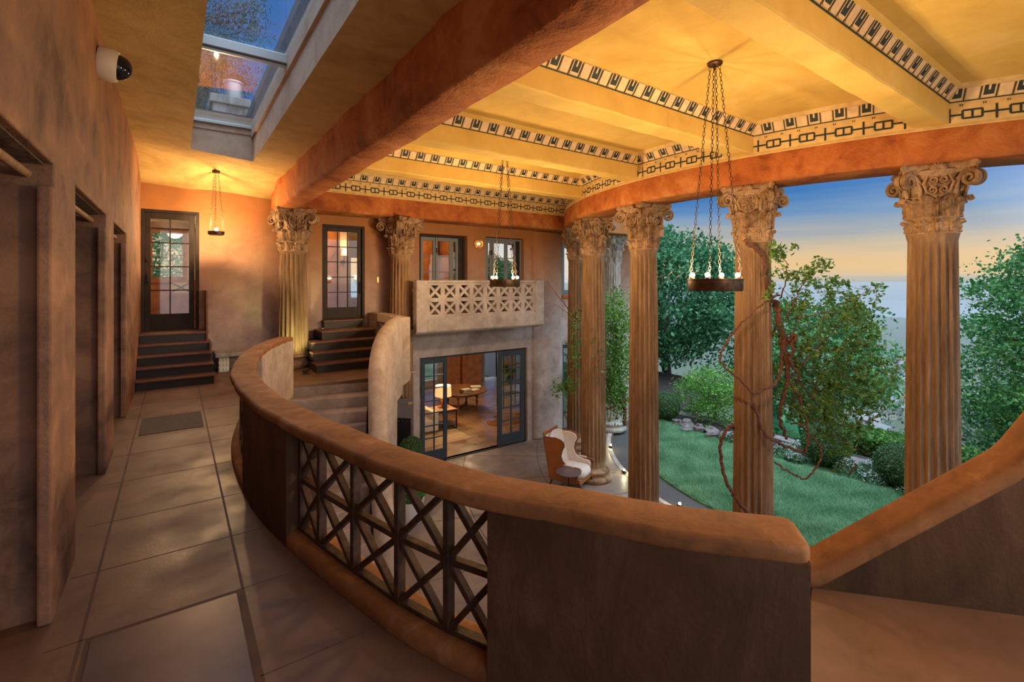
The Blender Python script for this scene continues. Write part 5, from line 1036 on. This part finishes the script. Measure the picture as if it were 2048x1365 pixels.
for pts in ([(1575, 760, 7.1), (1640, 690, 7.0), (1690, 630, 6.9), (1722, 590, 6.8)], [(1580, 800, 7.1), (1650, 780, 7.2), (1720, 775, 7.1)], [(1570, 720, 7.1), (1640, 740, 7.3), (1730, 735, 7.4), (1800, 720, 6.6)], [(1570, 640, 7.1), (1600, 580, 7.0), (1620, 545, 6.9), (1655, 520, 6.85)],
            [(1580, 850, 7.1), (1640, 840, 7.0), (1700, 850, 6.9), (1760, 830, 6.9)], [(1560, 600, 7.1), (1575, 540, 7.0), (1560, 500, 6.95)], [(1590, 760, 7.1), (1650, 830, 7.2), (1690, 900, 7.2)], [(1600, 700, 7.1), (1680, 700, 7.2), (1760, 690, 7.1)], [(1600, 640, 7.1), (1660, 620, 7.2), (1700, 600, 7.1), (1750, 575, 7)]):
    wind(b, pts, .012, .003, jit=.012)
for k in range(70):
    p = at(rng.uniform(1560, 1720), rng.uniform(600, 900), rng.uniform(6.9, 7.5)); d = rng.normal(size=3) * [.25, .25, .2]; b.tube([p, p + d * .5 + rng.normal(size=3) * .03, p + d], [.005, .004, .002], 4)
b.build('stem', ['vine_bark'], vine, smooth=60)
def blob(px, py, D, rx, ry, n, dD=.35): return np.array([at(px + rng.normal() * rx * .5, py + rng.normal() * ry * .5, D + rng.normal() * dD * .6) for _ in range(n)])
poly = [(1548, 488), (1575, 500), (1600, 525), (1640, 545), (1690, 560), (1735, 585), (1758, 570), (1748, 600), (1762, 650), (1782, 700), (1800, 735), (1790, 790), (1778, 830), (1740, 862), (1712, 905), (1690, 950), (1670, 905), (1630, 872), (1585, 850), (1553, 800), (1548, 650)]
def inside(x, y, P):
    r = False
    for (x1, y1), (x2, y2) in zip(P, P[1:] + P[:1]):
        if (y1 > y) != (y2 > y) and x < (x2 - x1) * (y - y1) / (y2 - y1) + x1: r = not r
    return r
cen = at(1600, 720, 7.1); Lf = []; tw = MB(); cnt = 0
while cnt < 290:
    x, y = rng.uniform(1545, 1802), rng.uniform(486, 952)
    if not inside(x, y, poly) or rng.random() > (1.0 if y > 600 else .62): continue
    cnt += 1; p = at(x, y, rng.uniform(6.85, 7.8)); d = (p - cen) / np.linalg.norm(p - cen) * .8 + rng.normal(size=3) * .55; d /= np.linalg.norm(d); L = rng.uniform(.14, .34); q = p - d * L
    tw.tube([q, (p + q) / 2 + rng.normal(size=3) * .012, p], [.0045, .0035, .002], 4); m = rng.integers(14, 30); k = rng.random(m)[:, None]
    Lf.append(q + (p - q) * k + rng.normal(size=(m, 3)) * .036 * (.5 + k))
Lf += [blob(1560, 505, 6.9, 18, 16, 60, .1), blob(1545, 505, 6.6, 10, 18, 36, .1), blob(1805, 735, 6.7, 22, 7, 24, .1), blob(1755, 573, 6.9, 16, 8, 26, .1), blob(1590, 492, 6.95, 10, 8, 14, .1), blob(1535, 590, 6.6, 9, 14, 22, .1), blob(1645, 528, 6.9, 22, 14, 70, .1), blob(1620, 545, 6.9, 22, 14, 60, .1)]
tag(tw.build('twig', ['vine_bark'], vine), kind='stuff')
P = np.concatenate(Lf); tint = np.clip(.42 + rng.normal(size=len(P)) * .25, 0, 1); cards('foliage', P, .075, 'leaf_vine', vine, tint=tint, up=.9, asp=.5)
v2 = empty('climbing_vine', (8.3, 8.5, LOW), 0, 'light green climbing shrub between the armchair column and its right neighbour', 'vine')
B_ = [blob(1232, 640, 11.6, 34, 60, 1500, .5), blob(1235, 720, 11.6, 36, 70, 1800, .5), blob(1225, 780, 11.5, 34, 45, 1000, .4), blob(1240, 800, 11.6, 20, 45, 300, .3), blob(1150, 700, 11.6, 14, 60, 140, .2), blob(1135, 770, 11.4, 22, 18, 130, .2), blob(1120, 780, 11.4, 22, 20, 90, .2), blob(1150, 640, 11.7, 14, 30, 60), blob(1190, 690, 10.8, 20, 60, 60, .1), blob(1195, 750, 10.8, 14, 40, 70, .1)]
P = np.concatenate(B_); cards('foliage', P, .085, 'leaf_bright', v2, tint=np.clip(.45 + rng.normal(size=len(P)) * .3, 0, 1), up=.6, asp=.5)
b = MB(); wind(b, [(1250, 850, 11.6), (1248, 800, 11.6), (1235, 740, 11.6), (1230, 640, 11.6)], .05, .02); wind(b, [(1175, 622, 11.8), (1155, 622, 11.7), (1150, 640, 11.7), (1146, 720, 11.7)], .03, .012); wind(b, [(1155, 640, 11.6), (1130, 610, 11.3), (1103, 575, 11.1), (1095, 560, 11)], .014, .004); wind(b, [(1150, 635, 11.6), (1125, 620, 11.3), (1108, 608, 11.1)], .008, .003); wind(b, [(1210, 820, 11.2), (1235, 812, 11.3), (1256, 795, 11.5)], .022, .015); b.build('stem', ['vine_bark'], v2, smooth=60)
cut = at(1560, 1068, 6.6); b = MB(); b.tube([at(1535, 1072, 6.6), at(1560, 1072, 6.55), at(1578, 1060, 6.5), at(1582, 1066, 6.4), at(1576, 1078, 6.4)], [.03, .05, .04, .035, .03], 8); tag(b.build('vine_stump', ['rock'], smooth=50), 'cracked grey vine stump just behind the balustrade cap', 'stump')

# eucalyptus above the skylight, chimney on the roof
eu = empty('eucalyptus_branches', (-2.4, 15.5, 4.3), 0, 'sparse eucalyptus branches seen through the skylight', 'tree'); b = MB()
b.tube([(-2.4, 15.5, -2), (-2.2, 15.2, 8), (-1.4, 14.6, 15)], [.35, .28, .1], 8)
Pe = []
for pts in ([(395, 60, 19), (420, 40, 19), (455, 30, 19), (490, 20, 19), (520, 5, 19)], [(380, 90, 19), (420, 75, 19), (470, 68, 19), (520, 62, 19)], [(390, 190, 18.5), (400, 150, 18.5), (420, 120, 18.5), (450, 110, 18.5)], [(395, 220, 18), (405, 190, 18), (415, 160, 18), (430, 140, 18)], [(440, 150, 20), (470, 150, 20), (500, 165, 20)], [(400, 20, 19), (430, -20, 19), (480, -40, 19)], [(400, 130, 19), (430, 90, 19), (460, 90, 19)]):
    Q = wind(b, pts, .03, .006, 5, .03)
    for q in Q[2:]: Pe.append(q + rng.normal(size=(75, 3)) * [.30, .30, .36] - [0, 0, .12])
for c_ in ((400, 215, 18, 16, 30), (408, 160, 18.5, 18, 35), (440, 130, 19, 20, 16), (465, 165, 19, 24, 12)): Pe.append(blob(*c_[:5], 420, .5))
cards('foliage', np.concatenate(Pe), .15, 'leaf_grey', eu, up=0, asp=.24, droop=1.0); b.build('branch', ['bark'], eu, smooth=60)
e = empty('chimney', (.6, 13.2, 4.37), 0, 'stucco chimney with a shiny metal flue seen through the skylight', 'chimney')
c0 = at(459, 222, 11.6); b = MB(); b.box(c0[0] - .36, c0[0] + .36, c0[1] - .3, c0[1] + .4, 4.37, c0[2] + .05); b.build('stack', ['grey_stone'], e); b = MB(); b.box(c0[0] - .42, c0[0] + .42, c0[1] - .36, c0[1] + .46, c0[2] + .05, c0[2] + .25); b.build('cap', ['grey_stone'], e, bevel=.02)
b = MB(); b.lathe([(.19, 0), (.20, .02), (.20, .40), (.22, .42), (.22, .46), (0, .5)], (c0[0] + .08, c0[1], c0[2] + .25), 24); b.build('flue', ['galvanised'], e, smooth=40)
b = MB(); b.loft([[(1.06 + x, y, z) for x, z in ((0, 4.37), (0, 4.60), (.06, 4.9), (.5, 5.1), (.9, 4.37))] for y in (1.0, 5.5, 11.0)]); st(b.build('roof_ridge', ['roof_metal'], recenter=False))

# garden lights
uplight((8.62, 7.66, LOW - .03), 'glowing spotlight between the armchair column and the next column'); uplight((8.22, 5.86, LOW - .03), 'glowing spotlight at the foot of the column left of the vine-wrapped one'); uplight((9.62, 9.02, LOW - .03), 'farthest small garden spotlight by the gravel strip', power=4)

# ---------------------------------------------------------------- valley, town and bay in haze
b = MB(); G = []
for x, z in ((120, -60), (260, -120), (500, -165), (1200, -178), (5500, -180)): G.append([(x, y, z + (4 * math.sin(y * .02 + x) if x < 1000 else 0)) for y in np.linspace(-2200, 3000, 30)])
b.loft(G, closed=False); st(b.build('valley_ground', ['slope_ground'], recenter=False, smooth=60))
plain('bay_water', (.30, .36, .40), .25); b = MB(); b.box(1900, 5500, -2200, 3000, -179.5, -178.8); st(b.build('bay', ['bay_water'], recenter=False))
def house(mats):
    e = empty('house', (0, 0, 0)); w, d, h = 9, 7, 5; b = MB(); b.box(-w / 2, w / 2, -d / 2, d / 2, -4, h); b.build('walls', [mats[0]], e, local=True)
    b = MB(); b.loft([[(x, -d / 2 - .5, h), (x, 0, h + 2.2), (x, d / 2 + .5, h)] for x in (-w / 2 - .5, w / 2 + .5)]); b.build('roof', [mats[1]], e, local=True)
    b = MB()
    for s_ in (-1, 1):
        for k in (-3, -1, 1, 3):
            for z in (.8, 3): b.box(k - .45, k + .45, s_ * d / 2 - .03, s_ * d / 2 + .03, z, z + 1.1)
            b.box(s_ * w / 2 - .03, s_ * w / 2 + .03, k * .8 - .45, k * .8 + .45, .8, 1.9); b.box(s_ * w / 2 - .03, s_ * w / 2 + .03, k * .8 - .45, k * .8 + .45, 3, 4.1)
    b.build('windows', ['book_blue'], e, local=True); return e
HP = [house(('house_white', 'roof_grey')), house(('house_white', 'roof_tile')), house(('house_tan', 'roof_tile')), house(('house_tan', 'roof_grey'))]; used = [False] * 4
hl = [('white house with grey roof', 0), ('white house with terracotta roof', 1), ('tan house with terracotta roof', 2), ('tan house with grey roof', 3)]
rh = random.Random(3); gz = lambda x: float(np.interp(x, [40, 70, 120, 260, 500, 1200], [-12, -25, -48, -122, -167, -180]))
for i in range(90):
    D = 75 * (14.0 ** (i / 89)); px = rh.uniform(1560, 1990) if i % 3 == 0 else rh.uniform(1740, 1815); w = at(px, HY, D); k = rh.randrange(4)
    sc = rh.uniform(.8, 1.25) * (1 if D < 260 else 1.9); loc = (w[0], w[1], gz(w[0]) + 2)
    o = HP[k] if not used[k] else dup(HP[k]); used[k] = True; o.location = loc; o.rotation_euler.z = rh.uniform(0, 3); o.scale = (sc, sc, sc)
    dd = 'on the near slope' if D < 130 else 'on the middle slope' if D < 320 else 'far down in the hazy valley'
    tag(o, '%s %s below the garden' % (hl[k][0], dd), 'house', 'houses ' + dd + ', ' + hl[k][0])
C_ = []; T_ = []
for i in range(420):
    D = 60 * (22.0 ** rng.random()); px = rng.uniform(1500, 2080); w = at(px, HY, D); R_ = rng.uniform(2.2, 5) * (1 if D < 300 else 2); m = 60; d = rng.normal(size=(m, 3)); d /= np.linalg.norm(d, axis=1)[:, None]; C_.append(np.array([w[0], w[1], gz(w[0]) + R_ * .8]) + d * R_ * (.7 + .3 * rng.random((m, 1)))); T_.append(np.full(m, rng.random()) * .6 + rng.random(m) * .3)
o = cards('distant_trees', np.concatenate(C_), 3.2, 'leaf_deep', None, tint=np.concatenate(T_), up=.3, asp=.9); tag(o, 'hazy green treetops spread over the slopes and the valley town', 'trees', kind='stuff')
hz = bpy.data.materials.new('haze'); hz.use_nodes = True; t = hz.node_tree; t.nodes.clear(); vs = N(t, 'ShaderNodeVolumePrincipled'); vs.inputs['Color'].default_value = (.76, .80, .80, 1); vs.inputs['Density'].default_value = HAZE; vs.inputs['Anisotropy'].default_value = .3
vs.inputs['Emission Strength'].default_value = 0
mo = N(t, 'ShaderNodeOutputMaterial'); t.links.new(vs.outputs[0], mo.inputs[1]); M['haze'] = hz
b = MB(); b.box(60, 5600, -2300, 3100, -185, -5); tag(b.build('haze', ['haze'], recenter=False), 'bluish evening haze over the valley', 'haze', kind='stuff')
for o in list(bpy.data.objects):
    if 'wl' in o: del o['wl']
